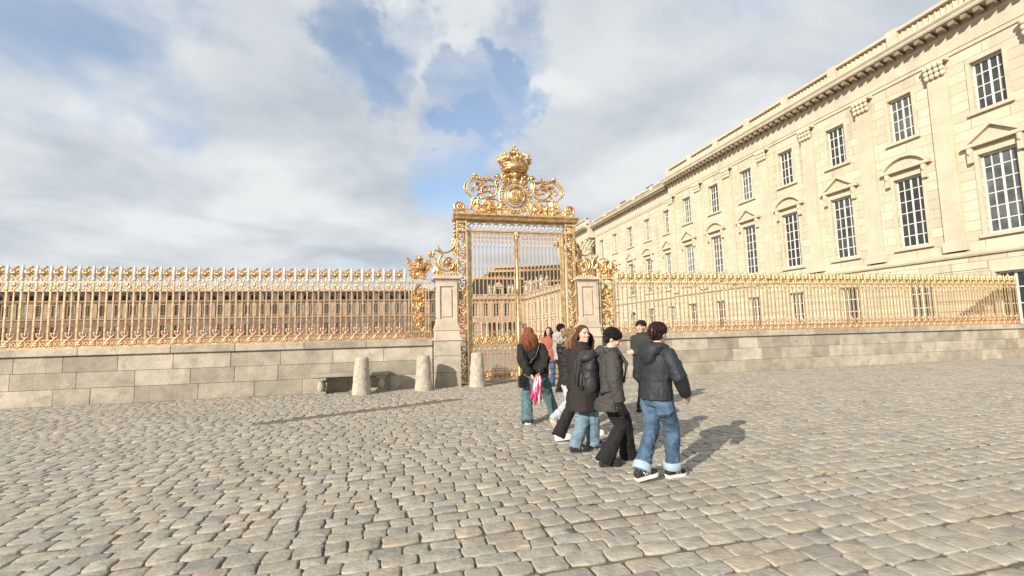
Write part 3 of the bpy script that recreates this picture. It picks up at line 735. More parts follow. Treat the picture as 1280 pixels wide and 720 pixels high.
# --- the pale wing on the right, facade along x = 28, local x runs towards the viewer
wing=empty('palace_wing',(28,61.5,0),-PI/2,'long cream stone wing with pedimented windows and balustrade on the right','building')
ZE0,ZE1=15.05,16.85
bays=[2.15+4.05*k for k in range(5)]; pb=[22.9+3.95*k for k in range(7)]
def wing_holes(bs):
    h=[]
    for i,s in enumerate(bs):
        h+= [(s-.63,s+.63,11.75,14.2),(s-.72,s+.72,5.75,9.6)]
        h.append((s-.62,s+.62,.9,3.9))
    return h
m=MB(); facade(m,0,20,-.1,ZE0,wing_holes(bays)); 
facade(m,20,50.3,-.1,ZE0,wing_holes(pb),-.7,.35)
m.add([(20,-.7,-.1),(20,0,-.1),(20,0,ZE0),(20,-.7,ZE0)],[(0,1,2,3)]); m.box(0,50.3,.5,12,-.1,16.7); m.box(.02,50.2,.02,.5,14.4,16.7)
# rusticated ground floor: raised courses
for k in range(9):
    z=.1+k*.5
    for (a,b,y,bs) in ((0,20,0,bays),(20,50.3,-.7,pb)):
        e=sorted([a]+[q for s in bs for q in (s-.85,s+.85)]+[b])
        for i in range(0,len(e)-1,2):
            if z<4.2: m.box(e[i],e[i+1],y-.045,y-.001,z+.03,z+.47)
wl=m.build('wall',WING,wing)
def band(prof,name,mt,par,extra=None):
    m=extra or MB(); m.sweep(prof,-.02,20); m.sweep([(y-.7,z) for y,z in prof],20.002,50.35); return m.build(name,mt,par)
band([(.0,4.78),(-.12,4.78),(-.16,4.86),(-.16,5.0),(-.1,5.06),(0,5.06)],'string_course',TRIM,wing)
em=MB()
for (a,b,y) in ((.1,19.9,0),(20.2,50.2,-.7)):
    x=a
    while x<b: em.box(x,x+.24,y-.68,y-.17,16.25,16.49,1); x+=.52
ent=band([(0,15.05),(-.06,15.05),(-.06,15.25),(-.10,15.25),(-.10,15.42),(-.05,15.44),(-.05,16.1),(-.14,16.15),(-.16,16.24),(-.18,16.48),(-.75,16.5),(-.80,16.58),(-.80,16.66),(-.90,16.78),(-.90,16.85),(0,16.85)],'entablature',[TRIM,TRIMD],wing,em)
m=MB(); balustrade(m,0,20,16.852,17.5,4.05); balustrade(m,20.3,50.3,16.852,17.95,3.95,-.95); m.build('balustrade',TRIM,wing)
m=MB(); m.add([(0,.6,16.8),(50,.6,16.8),(50,12,16.8),(0,12,16.8),(3,6,18.3),(47,6,18.3)],[(0,1,5,4),(1,2,5),(2,3,4,5),(3,0,4)])
rf=m.build('roof',SLATE,wing); 
m=MB()
for x in (6.5,13.2,17.6): m.box(x,x+1.1,.9,1.9,16.8,18.25); m.box(x-.08,x+1.18,.82,1.98,18.25,18.36)
m.build('chimney',LEAD,rf)
w1=window(wing,1.26,2.45,4,4); w2=window(wing,1.44,3.85,4,6); w3=window(wing,1.24,3.0,4,4,arch=.12)
pt=MB(); ped_tri(pt,2.55,10.02,.95); consoles(pt,2.3,10.02); pt=pt.build('pediment',TRIM,wing)
ps=MB(); ped_seg(ps,2.55,10.02,.72); consoles(ps,2.3,10.02); ps=ps.build('pediment',TRIM,wing)
for (bs,y) in ((bays,0),(pb,-.7)):
    for i,s in enumerate(bs):
        first=(s==bays[0])
        for w,z in ((w1,11.75),(w2,5.75),(w3,.9)):
            if first: w.location=(s,y,z)
            else: copy_to(w,wing,(s,y,z))
        src=ps if i%2==1 else pt
        if first: pt.location=(s,y,0)
        elif s==bays[1]: ps.location=(s,y,0)
        else: copy_to(src,wing,(s,y,0))
# arched doorway hood on the ground floor (third bay seen between the bars)
m=MB(); m.tube([(10.55+1.05*math.cos(PI*i/14),-.1,2.75+1.05*math.sin(PI*i/14)) for i in range(15)],.16,6,0,(0,1,0),1.2); m.box(9.4,9.66,-.22,-.05,0,2.75); m.box(11.44,11.7,-.22,-.05,0,2.75)
m.build('door_arch',TRIM,wing)
m=MB()   # pilasters of the projecting pavilion, with leafy capitals
for s in [20.55]+[20.9+3.95*k+.02 for k in range(1,8)]:
    m.box(s-.42,s+.42,-.92,-.702,5.1,14.2); m.box(s-.52,s+.52,-.98,-.702,5.1,5.6)
    for dz,e in ((0,.0),(.25,.04),(.5,.10)):
        for k in range(4): m.ell((s-.36+.24*k,-.98-e,14.3+dz),(.13,.14,.15),0,7,5)
    m.box(s-.56,s+.56,-1.12,-.702,14.88,15.045)
m.build('pilaster',TRIM,wing,bevel=.01)

# --- colonnaded end pavilion beyond the wing
pav=empty('column_pavilion',(28.1,75.3,0),-PI/2,'tall stone pavilion with giant columns beyond the cream wing, half behind the gate jamb','building')
m=MB(); facade(m,0,13.5,-.1,15.05,[(s-.8,s+.8,z,z+h) for s in (4.2,9.2) for z,h in ((6.4,3.6),(11.4,2.4))],.9); m.box(0,13.5,1.4,16,-.1,16.6); m.box(0,13.5,.92,1.4,14.6,16.6)
m.box(0,13.5,-1.2,.898,-.1,5.6); m.build('wall',WING,pav)
m=MB(); m.sweep([(.9,15.05),(-1.1,15.05),(-1.1,15.4),(-1.05,15.42),(-1.05,16.15),(-1.2,16.25),(-1.25,16.5),(-1.8,16.5),(-1.95,16.8),(-1.95,16.9),(.9,16.9)],-.3,13.6); x=0
while x<13.4: m.box(x,x+.26,-1.72,-1.24,16.25,16.495,1); x+=.55
m.build('entablature',[TRIM,TRIMD],pav)
m=MB(); balustrade(m,-.3,13.6,16.902,17.9,4.0,-1.3); m.build('balustrade',TRIM,pav)
for s in (1.0,2.8,6.7,10.6,12.4): column(pav,s,-.35,5.6,15.05,.62)
for s in (4.2,9.2):
    w=window(pav,1.6,3.6,4,6); w.location=(s,.9,6.4); w=window(pav,1.6,2.4,4,4); w.location=(s,.9,11.4)

# --- court facade between the pavilion and the old palace, along x = 30
def statue(parent,x,y,z,h,seed=0,mt=STATUE):
    r=random.Random(seed); m=MB(); k=h/2.0
    m.box(x-.3*k,x+.3*k,y-.3*k,y+.3*k,z,z+.2*k)
    a=r.uniform(-.15,.15)
    m.loft([(x,y,z+.2*k,.30*k,.26*k),(x+a*.5*k,y,z+.8*k,.25*k,.22*k),(x+a*k,y,z+1.15*k,.20*k,.16*k),(x+a*k,y,z+1.5*k,.27*k,.17*k),(x+a*k,y,z+1.62*k,.12*k,.10*k),(x+a*k,y,z+1.70*k,.07*k,.07*k)],10)
    m.ell((x+a*k,y,z+1.83*k),(.12*k,.13*k,.15*k),0,8,6)
    s=r.choice((-1,1))
    m.tube([(x+s*.22*k,y,z+1.48*k),(x+s*.42*k,y-.1*k,z+1.25*k),(x+s*.5*k,y-.15*k,z+(1.6 if r.random()<.5 else 1.0)*k)],[.09*k,.075*k,.06*k],6)
    m.tube([(x-s*.22*k,y,z+1.48*k),(x-s*.34*k,y-.05*k,z+1.15*k),(x-s*.2*k,y-.2*k,z+.95*k)],[.09*k,.075*k,.06*k],6)
    return m.build('statue',mt,parent)
cw=empty('court_range',(30,106,0),-PI/2,'low court range of pinkish stone with roof statues, seen through the right gate leaf','building')
hs=[(s-.75,s+.75,z,z+h) for s in (2.6,6.6,10.6,14.6,18.6) for z,h in ((1.0,3.0),(5.3,2.9))]
m=MB(); facade(m,0,30.6,-.1,9.2,hs); m.box(0,30.6,.5,9,-.1,9.6); m.build('wall',PSTONE,cw)
m=MB(); m.sweep([(.4,9.0),(-.1,9.0),(-.15,9.25),(-.6,9.35),(-.65,9.6),(.4,9.6)],-.2,30.6); m.sweep([(0,4.5),(-.14,4.5),(-.14,4.75),(0,4.8)],0,30.6); m.build('cornice',TRIM,cw)
m=MB(); balustrade(m,-.2,30.6,9.602,10.5,3.8,-.3); m.build('balustrade',PSTONE,cw)
m=MB()
for s in (.5,4.6,8.6,12.6,16.6,20.6): m.box(s-.35,s+.35,-.2,-.001,4.85,8.98); m.box(s-.35,s+.35,-.2,-.001,0,4.48)
m.build('pilaster',TRIM,cw)
for i,s in enumerate((.6,4.6,8.5,12.3,16.2)): statue(cw,s,-.1,10.56,3.1,i)
for s in (2.6,6.6,10.6,14.6,18.6):
    for z,h in ((1.0,3.0),(5.3,2.9)):
        w=window(cw,1.5,h,2,4,arch=.2); w.location=(s,0,z)

# --- old palace front behind the gate, facing the viewer
op=empty('old_palace_front',(16,106.2,0),0,'brick palace front with porch columns, dormers and slate roof, seen through the gate','building')
bx=[1.6+2.55*k for k in range(6)]
hs=[(s-.62,s+.62,5.4,8.4) for s in bx]+[(s-.62,s+.62,.6,3.8) for s in bx]
m=MB(); facade(m,-.6,14.0,-.1,9.3,hs); m.box(-.6,14.4,.5,14,-.1,9.6); m.build('wall',BRICK,op)
m=MB()
for s in [.25]+[bx[i]+1.275 for i in range(5)]+[13.9]: m.box(s-.36,s+.36,-.16,-.001,0,9.0)
for s in bx: m.box(s-.86,s-.63,-.1,-.001,5.2,8.6); m.box(s+.63,s+.86,-.1,-.001,5.2,8.6); m.box(s-.86,s+.86,-.12,-.001,8.6,8.85); m.box(s-.86,s+.86,-.12,-.001,5.0,5.2); m.box(s-.6,s+.6,-.08,-.001,4.25,4.9)
m.build('quoin',PSTONE,op)
m=MB(); m.sweep([(.4,9.0),(-.17,9.0),(-.22,9.2),(-.7,9.35),(-.75,9.6),(.4,9.6)],-1.0,14.1); m.sweep([(0,4.0),(-.2,4.0),(-.2,4.22),(0,4.22)],-.8,14); m.build('cornice',PSTONE,op)
m=MB(); balustrade(m,-1,14.1,9.602,10.5,2.55,-.4); m.build('balustrade',PSTONE,op)
m=MB(); m.box(2.4,11.6,-2.2,-.2,3.95,4.25); m.box(2.4,11.6,-2.25,-2.1,4.25,5.0)
for k in range(22): m.box(2.5+k*.42,2.6+k*.42,-2.3,-2.25,4.28,4.95)
pr=m.build('porch',PSTONE,op)
for k in range(8): 
    c=MB(); c.lathe([(.30,0),(.30,.3),(.22,.36),(.20,3.5),(.30,3.7),(.32,3.94)],10,(2.8+k*1.2,-1.9,0)); c.build('column',STATUE,pr)
for s in bx:
    for z,h in ((5.4,3.0),(.6,3.2)):
        w=window(op,1.24,h,2,4,arch=0); w.location=(s,0,z)
# roof: steep slate with gilded break line, dormers and statuary
m=MB(); m.add([(-.5,1.0,9.62),(14.4,1.0,9.62),(14.4,14,9.62),(-.5,14,9.62),(2.2,4.0,14.6),(14.4,4.0,14.6),(14.4,11,14.6),(2.2,11,14.6)],[(0,1,5,4),(1,2,6,5),(2,3,7,6),(3,0,4,7),(4,5,6,7)])
rf=m.build('roof',SLATE,op)
m=MB(); m.box(2.0,14.4,3.7,4.1,14.5,14.95); m.tube([(-.5,.95,9.7),(2.2,3.9,14.6)],.2,6)
x=2.4
while x<14: m.ell((x,3.8,15.1),(.22,.2,.3),0,6,5); x+=.8
m.build('gilded_ridge',RIDGE,rf)
for s in (7.4,):
    d=MB(); d.box(s-.95,s+.95,.0,3,9.9,12.2); ped=[(s-1.3,12.2),(s+1.3,12.2),(s,13.5)]; d.prism(ped,-.2,3); d.box(s-1.15,s-.95,-.15,0,9.9,12.2); d.box(s+.95,s+1.15,-.15,0,9.9,12.2)
    d=d.build('dormer',PSTONE,rf)
    g=MB(); g.box(s-.5,s+.5,-.02,0-.001,10.2,11.8); g.build('dormer_window',GLASS,d)
for i,s in enumerate((.2,5.2,6.2,9.6,10.6,13.6)): statue(op,s,-.2,10.56,2.4 if i else 2.0,20+i)

# --- high roofed block behind (chapel side)
hb=empty('high_roof_block',(22.5,126,0),0,'tall dark slate roof with gilded cresting rising behind the old palace front','building')
m=MB(); m.box(0,26,0,14,-.1,12.5); m.build('wall',PSTONE,hb)
m=MB(); m.add([(-.4,-.4,12.5),(26.4,-.4,12.5),(26.4,14.4,12.5),(-.4,14.4,12.5),(3.2,3,18.9),(26,3,19.6),(26,11,19.6),(3.2,11,18.9),(6,7,20.6),(26,7,21.6)],[(0,1,5,4),(1,2,6,5),(2,3,7,6),(3,0,4,7),(4,5,9,8),(6,7,8,9),(7,4,8),(5,6,9)])
rf=m.build('roof',SLATE,hb)
m=MB(); m.sweep([(.2,12.3),(-.6,12.4),(-.7,12.9),(.2,12.9)],-.6,26.4); m.tube([(3.2,2.9,18.95),(26,2.9,19.65)],.34,6); m.tube([(-.4,-.5,12.6),(3.2,2.9,18.95)],.3,6); m.tube([(6,7,20.7),(26,7,21.7)],.2,6)
m.tube([(1.2,1.0,15.6),(26,.9,16.0)],.34,6)
for k in range(22): m.ell((3.4+k*1.03,2.8,19.2+k*.031),(.26,.25,.45),0,6,5); m.ell((2+k*1.08,.85,15.85+k*.018),(.3,.25,.34),0,6,5)
m.build('gilded_ridge',RIDGE,rf)
for s in (5.5,10,14.5,19): 
    d=MB(); d.box(s-.9,s+.9,-.2,4,13.0,15.2); d.prism([(s-1.2,15.2),(s+1.2,15.2),(s,16.3)],-.4,4); d=d.build('dormer',PSTONE,rf)
    g=MB(); g.box(s-.5,s+.5,-.22,-.201,13.3,14.9); g.build('dormer_window',GLASS,d)

# --- far main range behind the left railing
fr=empty('main_palace_range',(-130,180,0),0,'distant long palace range with trophies along its roof, behind the left railing','building')
LX=164; fb=[2.0+4.3*k for k in range(38)]
fb=[x for x in fb if x<LX-1]
hs=[(s-.85,s+.85,9.9,13.4) for s in fb]+[(s-.85,s+.85,2.0,6.5) for s in fb]
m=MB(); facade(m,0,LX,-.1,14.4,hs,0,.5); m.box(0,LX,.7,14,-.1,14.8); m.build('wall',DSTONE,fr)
m=MB(); m.sweep([(0,8.6),(-.3,8.6),(-.35,9.1),(0,9.15)],0,LX); m.sweep([(.3,14.0),(-.2,14.0),(-.8,14.6),(-.8,14.9),(.3,14.9)],-.3,LX)
for k in range(len(fb)-1):
    s=(fb[k]+fb[k+1])/2; m.box(s-.7,s+.7,-.22,-.001,9.2,13.95)
m.build('cornice',DTRIM,fr)
m=MB(); m.add([(0,.5,14.85),(LX,.5,14.85),(LX,14,14.85),(0,14,14.85),(2,4.5,18.6),(LX-2,4.5,18.6),(LX-2,10,18.6),(2,10,18.6)],[(0,1,5,4),(1,2,6,5),(2,3,7,6),(3,0,4,7),(4,5,6,7)])
rf=m.build('roof',SLATE,fr)
m=MB(); m.sweep([(4.3,18.4),(4.0,18.4),(4.0,19.0),(4.3,19.0)],2,LX-2); r=random.Random(3); x=2.5
while x<LX-3:
    h=r.uniform(.5,1.1); m.ell((x,4.2,19.0+h*.5),(r.uniform(.35,.7),.4,h),0,7,5); m.ell((x+.5,4.2,18.9),(.5,.3,.5),0,6,5); x+=r.uniform(1.3,2.6)
m.build('gilded_trophies',COPPER,rf)
for s in fb[::1]:
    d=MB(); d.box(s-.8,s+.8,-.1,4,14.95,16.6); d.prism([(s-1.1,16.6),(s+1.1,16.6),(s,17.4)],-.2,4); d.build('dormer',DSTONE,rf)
wA=window(fr,1.7,3.5,2,4,arch=.25,surround=DTRIM,frame=DTRIM); wB=window(fr,1.7,4.5,2,5,arch=0,frame=DTRIM)
for i,s in enumerate(fb):
    for w,z in ((wA,9.9),(wB,2.0)):
        if i==0: w.location=(s,0,z)
        else: copy_to(w,fr,(s,0,z))
# ------------------------------------------------------------------ people
def fuse(mb,name,mats,voxel,smooth=3,parent=None,wr=0,wf=(9,9,5),seed=0,paint=None,wr2=0):
    """join closed shapes into one continuous skin, then press cloth folds into it"""
    me=mb.mesh('tmp'); o=bpy.data.objects.new('tmp',me); C.objects.link(o)
    m=o.modifiers.new('r','REMESH'); m.mode='VOXEL'; m.voxel_size=voxel; m.use_smooth_shade=True
    if smooth:
        m2=o.modifiers.new('s','SMOOTH'); m2.iterations=smooth; m2.factor=.5
    dg=bpy.context.evaluated_depsgraph_get(); dg.update()
    res=bpy.data.meshes.new_from_object(o.evaluated_get(dg)); bpy.data.objects.remove(o); bpy.data.meshes.remove(me)
    res.name=name; res.materials.clear()
    for mm in mats: res.materials.append(mm)
    if wr or wr2:
        nr=[v.normal.copy() for v in res.vertices]
        off=Vector((seed*3.1,seed*1.7,seed*2.3))
        for v,n_ in zip(res.vertices,nr):
            c=v.co; q=Vector((c.x*wf[0],c.y*wf[1],c.z*wf[2]))+off
            d=0
            if wr: d+=(1-abs(noise.noise(q))*3.0)*wr*.6+noise.noise(q*2.3)*wr*.5+((1-min(1,abs(noise.noise(q*1.7+Vector((5,2,9))))*5.0))**2)*wr*.75
            if wr2: d+=noise.noise(Vector((c.x*3,c.y*3,c.z*26+2.5*noise.noise(c*5+off)))+off)*wr2
            v.co=c+n_*d
        res.update()
    idx=[0]*len(res.polygons)
    if paint:
        for i,pl in enumerate(res.polygons): idx[i]=paint(pl.center)
    res.polygons.foreach_set('material_index',idx); res.polygons.foreach_set('use_smooth',[True]*len(res.polygons)); res.update()
    ob=bpy.data.objects.new(name,res); C.objects.link(ob)
    if parent: ob.parent=parent
    return ob
def ik(a,b,l1,l2,pole):
    d=(b-a); L=min(d.length,(l1+l2)*.999); u=d.normalized()
    x=(l1*l1-l2*l2+L*L)/(2*L); h=math.sqrt(max(0,l1*l1-x*x))
    p=Vector(pole); p=(p-u*p.dot(u)); p.normalize()
    return a+u*x+p*h
def hand(mb,w,d,pn,curl=.5,s=1.0):
    """palm, four unequal fingers and a thumb; d: hand direction, pn: palm facing"""
    d=Vector(d).normalized(); pn=Vector(pn); pn=(pn-d*pn.dot(d)).normalized(); sd=d.cross(pn)
    M=Matrix((sd,d,pn)).transposed()
    mb.ell(w+d*.05*s,(.040*s,.055*s,.018*s),0,10,8,M)
    for k,(off,L) in enumerate(((-.030,.068),(-.010,.078),(.010,.073),(.029,.058))):
        b=w+d*.085*s+sd*off*s; pts=[w+d*.05*s+sd*off*.8*s,b]; q=b; a=0
        for j in range(3):
            a+=curl*(.55+.15*j); q=q+(d*math.cos(a)+pn*math.sin(a))*L*s*(.44,.32,.24)[j]; pts.append(q)
        mb.tube(pts,[.010*s,.0098*s,.0092*s,.0085*s,.0070*s],7)
    b=w+d*.025*s-sd*.032*s
    mb.tube([w+d*.02*s-sd*.015*s,b-sd*.006*s,b+(d*.030-sd*.022+pn*.012)*s,b+(d*.056-sd*.024+pn*.024)*s],[.013*s,.0125*s,.011*s,.008*s],7)
HEADS={}
def head_shapes(mb,c,R,s=1.0,male=False):
    def P(x,y,z): return c+R@Vector((x*s,y*s,z*s))
    E=lambda x,y,z,r,nu=14,nv=10: mb.ell(P(x,y,z),tuple(q*s for q in r),0,nu,nv,R)
    E(0,-.012,.028,(.074,.092,.092)); E(0,.022,-.02,(.064,.068,.085)); E(0,.038,-.062,(.048,.050,.050))
    E(0,.072,-.093,(.022,.018,.016)); 
    mb.tube([P(0,.086,.022),P(0,.098,.0),P(0,.113,-.024)],[.008*s,.010*s,.013*s],8); E(.011,.098,-.028,(.009,.010,.008)); E(-.011,.098,-.028,(.009,.010,.008))
    E(0,.084,.036,(.045,.012,.008)); E(0,.088,-.053,(.024,.010,.006)); E(0,.086,-.064,(.020,.010,.007))
    for q in (-1,1):
        E(q*.034,.070,-.018,(.022,.020,.022)); E(q*.074,-.004,-.008,(.010,.020,.031)); E(q*.031,.077,.014,(.014,.010,.010))
    if male: E(0,.05,-.085,(.046,.035,.025))
def head_paint(c,R,s,smile=False):
    Ri=R.inverted()
    def f(p):
        q=(Ri@(p-c))/s
        if q.y>.05:
            ax=abs(q.x)
            if ((ax-.031)/.0135)**2+((q.z-.014)/.0065)**2<1: return 1
            if abs(q.z-(.036-.12*abs(ax-.03)))<.0045 and .012<ax<.05: return 3
            w=.028 if smile else .023
            zc=-.058+(.25*ax if smile else 0)
            if smile and ax<.018 and abs(q.z-zc)<.0045: return 4
            if ax<w and abs(q.z-zc)<(.0115 if smile else .010)*(1-(ax/w)**2*.5): return 2
        return 0
    return f
def strands(name,material,parent,c,R,s,n,length,spread,rs,seed,back=True,a0=-125,a1=125,thick=.015,wave=.012,front=0,inward=.0,fall_y=-.03):
    """hair: a scalp cap and many separate locks falling from it; angles measured from straight back"""
    n=int(n*4.2); thick*=.42; r=random.Random(seed); mb=MB()
    def P(x,y,z): return c+R@Vector((x*s,y*s,z*s))
    mb.ell(P(0,-.028,.048),(.084*s,.094*s,.086*s),0,20,14,R); mb.ell(P(0,-.042,.0),(.082*s,.070*s,.095*s),0,16,10,R)
    for k in range(n):
        a=rad(a0+(a1-a0)*(k+r.uniform(-.4,.4))/max(1,n-1)); L=length*r.uniform(.82,1.06)
        ux,uy=math.sin(a),-math.cos(a)
        th=r.uniform(.2,1.0)
        p=[P(ux*.03,-.015+uy*.035,.128),P(ux*.072,-.016+uy*.082,.09),P(ux*.090,-.014+uy*.098,.03)]
        top=p[-1]; ph=r.uniform(0,6.3); m=7
        wdir=R@Vector((ux,uy,0)); wdir.z=0
        sd=Vector((-wdir.y,wdir.x,0))
        for j in range(1,m+1):
            t=j/m; z=top.z-L*t
            o=wdir*(spread*math.sin(PI*min(1,t*.8))*s+th*.018-inward*t)+sd*(wave*math.sin(ph+t*5.5))+wdir*(wave*.6*math.cos(ph+t*6))
            p.append(Vector((top.x,top.y,z))+o+Vector((0,0,0)))
        mb.tube(p,[thick*.7,thick*1.1,thick*1.15]+[thick*(1.15-.75*(j/m)**1.6) for j in range(1,m+1)],6,0)
    for k in range(110):   # locks combed from the parting over the top and temples
        q=r.choice((-1,1)); y=r.uniform(-.075,.040); e=r.uniform(.75,1.0)
        pt=[]
        for t in (0,.25,.5,.75,1):
            b=t*1.45*e; pt.append(P(q*(.004+.084*math.sin(b)*math.sqrt(max(.1,1-(y/.094)**2))),y*(1-.2*t)-.028,.048+.085*math.cos(b)*math.sqrt(max(.1,1-(y/.094)**2))))
        mb.tube(pt,[.004,.0065,.007,.0065,.003],5,0)
    return mb.build(name,material,parent)
def short_hair(name,material,parent,c,R,s,seed,vol=1.0,extra=None):
    r=random.Random(seed); mb=MB()
    def P(x,y,z): return c+R@Vector((x*s,y*s,z*s))
    mb.ell(P(0,-.018,.050),(.083*s*vol,.096*s*vol,.086*s*vol),0,20,14,R); mb.ell(P(0,-.048,.005),(.079*s,.062*s,.085*s),0,16,10,R)
    for k in range(900):
        a=r.uniform(0,2*PI); t=r.uniform(0,1)**.6*1.8
        d=Vector((math.sin(t)*math.sin(a),math.sin(t)*math.cos(a),math.cos(t)))
        if d.y>.35 and d.z<.52: continue
        if abs(d.x)>.6 and d.z<.12: continue
        q=Vector((0,-.02,.04))+Vector((d.x*.082*vol,d.y*.094*vol,d.z*.088*vol)); e=Vector((d.x*.9+r.uniform(-.35,.35),(d.y*1.1-.25)+r.uniform(-.35,.35),-.55+r.uniform(-.3,.3)))
        e=(e-d*e.dot(d)).normalized()
        mb.tube([P(*q),P(*(q+d*.009+e*.025)),P(*(q+d*.004+e*.058))],[.0042*s,.0042*s,.0012*s],4)
    if extra: extra(mb,P,r)
    return mb.build(name,material,parent)
def shoe(parent,pos,yaw,pitch,upper,sole,L=.27,stripes=None,high=False,s=1.0):
    """pos: ankle joint; local y forward"""
    R=Matrix.Rotation(yaw,3,'Z')@Matrix.Rotation(-pitch,3,'X'); L*=s
    def P(x,y,z): return pos+R@Vector((x,y,z))
    prof=[(-.30,.030),(-.27,.037),(-.1,.036),(.15,.040),(.40,.047),(.55,.044),(.65,.030),(.70,.010)]
    up=MB(); vs=[];fs=[]; n=12
    hts=[.075,.085,.092,.090,.066,.050,.040,.028]
    for i,(t,w) in enumerate(prof):
        for j in range(n):
            a=2*PI*j/n; x=w*math.cos(a); z=math.sin(a); z=-.060+(hts[i]*z if z>0 else .012*z)
            vs.append(P(x,t*L,z))
    for i in range(len(prof)-1):
        for j in range(n): fs.append((i*n+j,i*n+(j+1)%n,(i+1)*n+(j+1)%n,(i+1)*n+j))
    fs.append(tuple(range(n-1,-1,-1))); fs.append(tuple((len(prof)-1)*n+j for j in range(n)))
    up.add(vs,fs,0,True); 
    o=up.build('shoe',upper,parent)
    so=MB(); vs=[]; m=0; ring=[]
    for (t,w) in prof: ring.append((w*1.12,t*L))
    poly=[(x,y) for x,y in ring]+[(-x,y) for x,y in reversed(ring)]
    vs=[P(x,y,-.088) for x,y in poly]+[P(x*1.02,y*1.01,-.052) for x,y in poly]; k=len(poly)
    so.add(vs,[(i,(i+1)%k,k+(i+1)%k,k+i) for i in range(k)]+[tuple(range(k-1,-1,-1)),tuple(range(k,2*k))],0)
    so.build('sole',sole,o)
    if stripes:
        for q in (-1,1):
            st=MB()
            for t in (.06,.16,.26):
                st.tube([P(q*.0405,(t+.05)*L,-.05),P(q*.038,t*L,-.022),P(q*.024,(t-.04)*L,.004)],[.006,.006,.005],5)
            st.build('stripes',stripes,o)
    return o

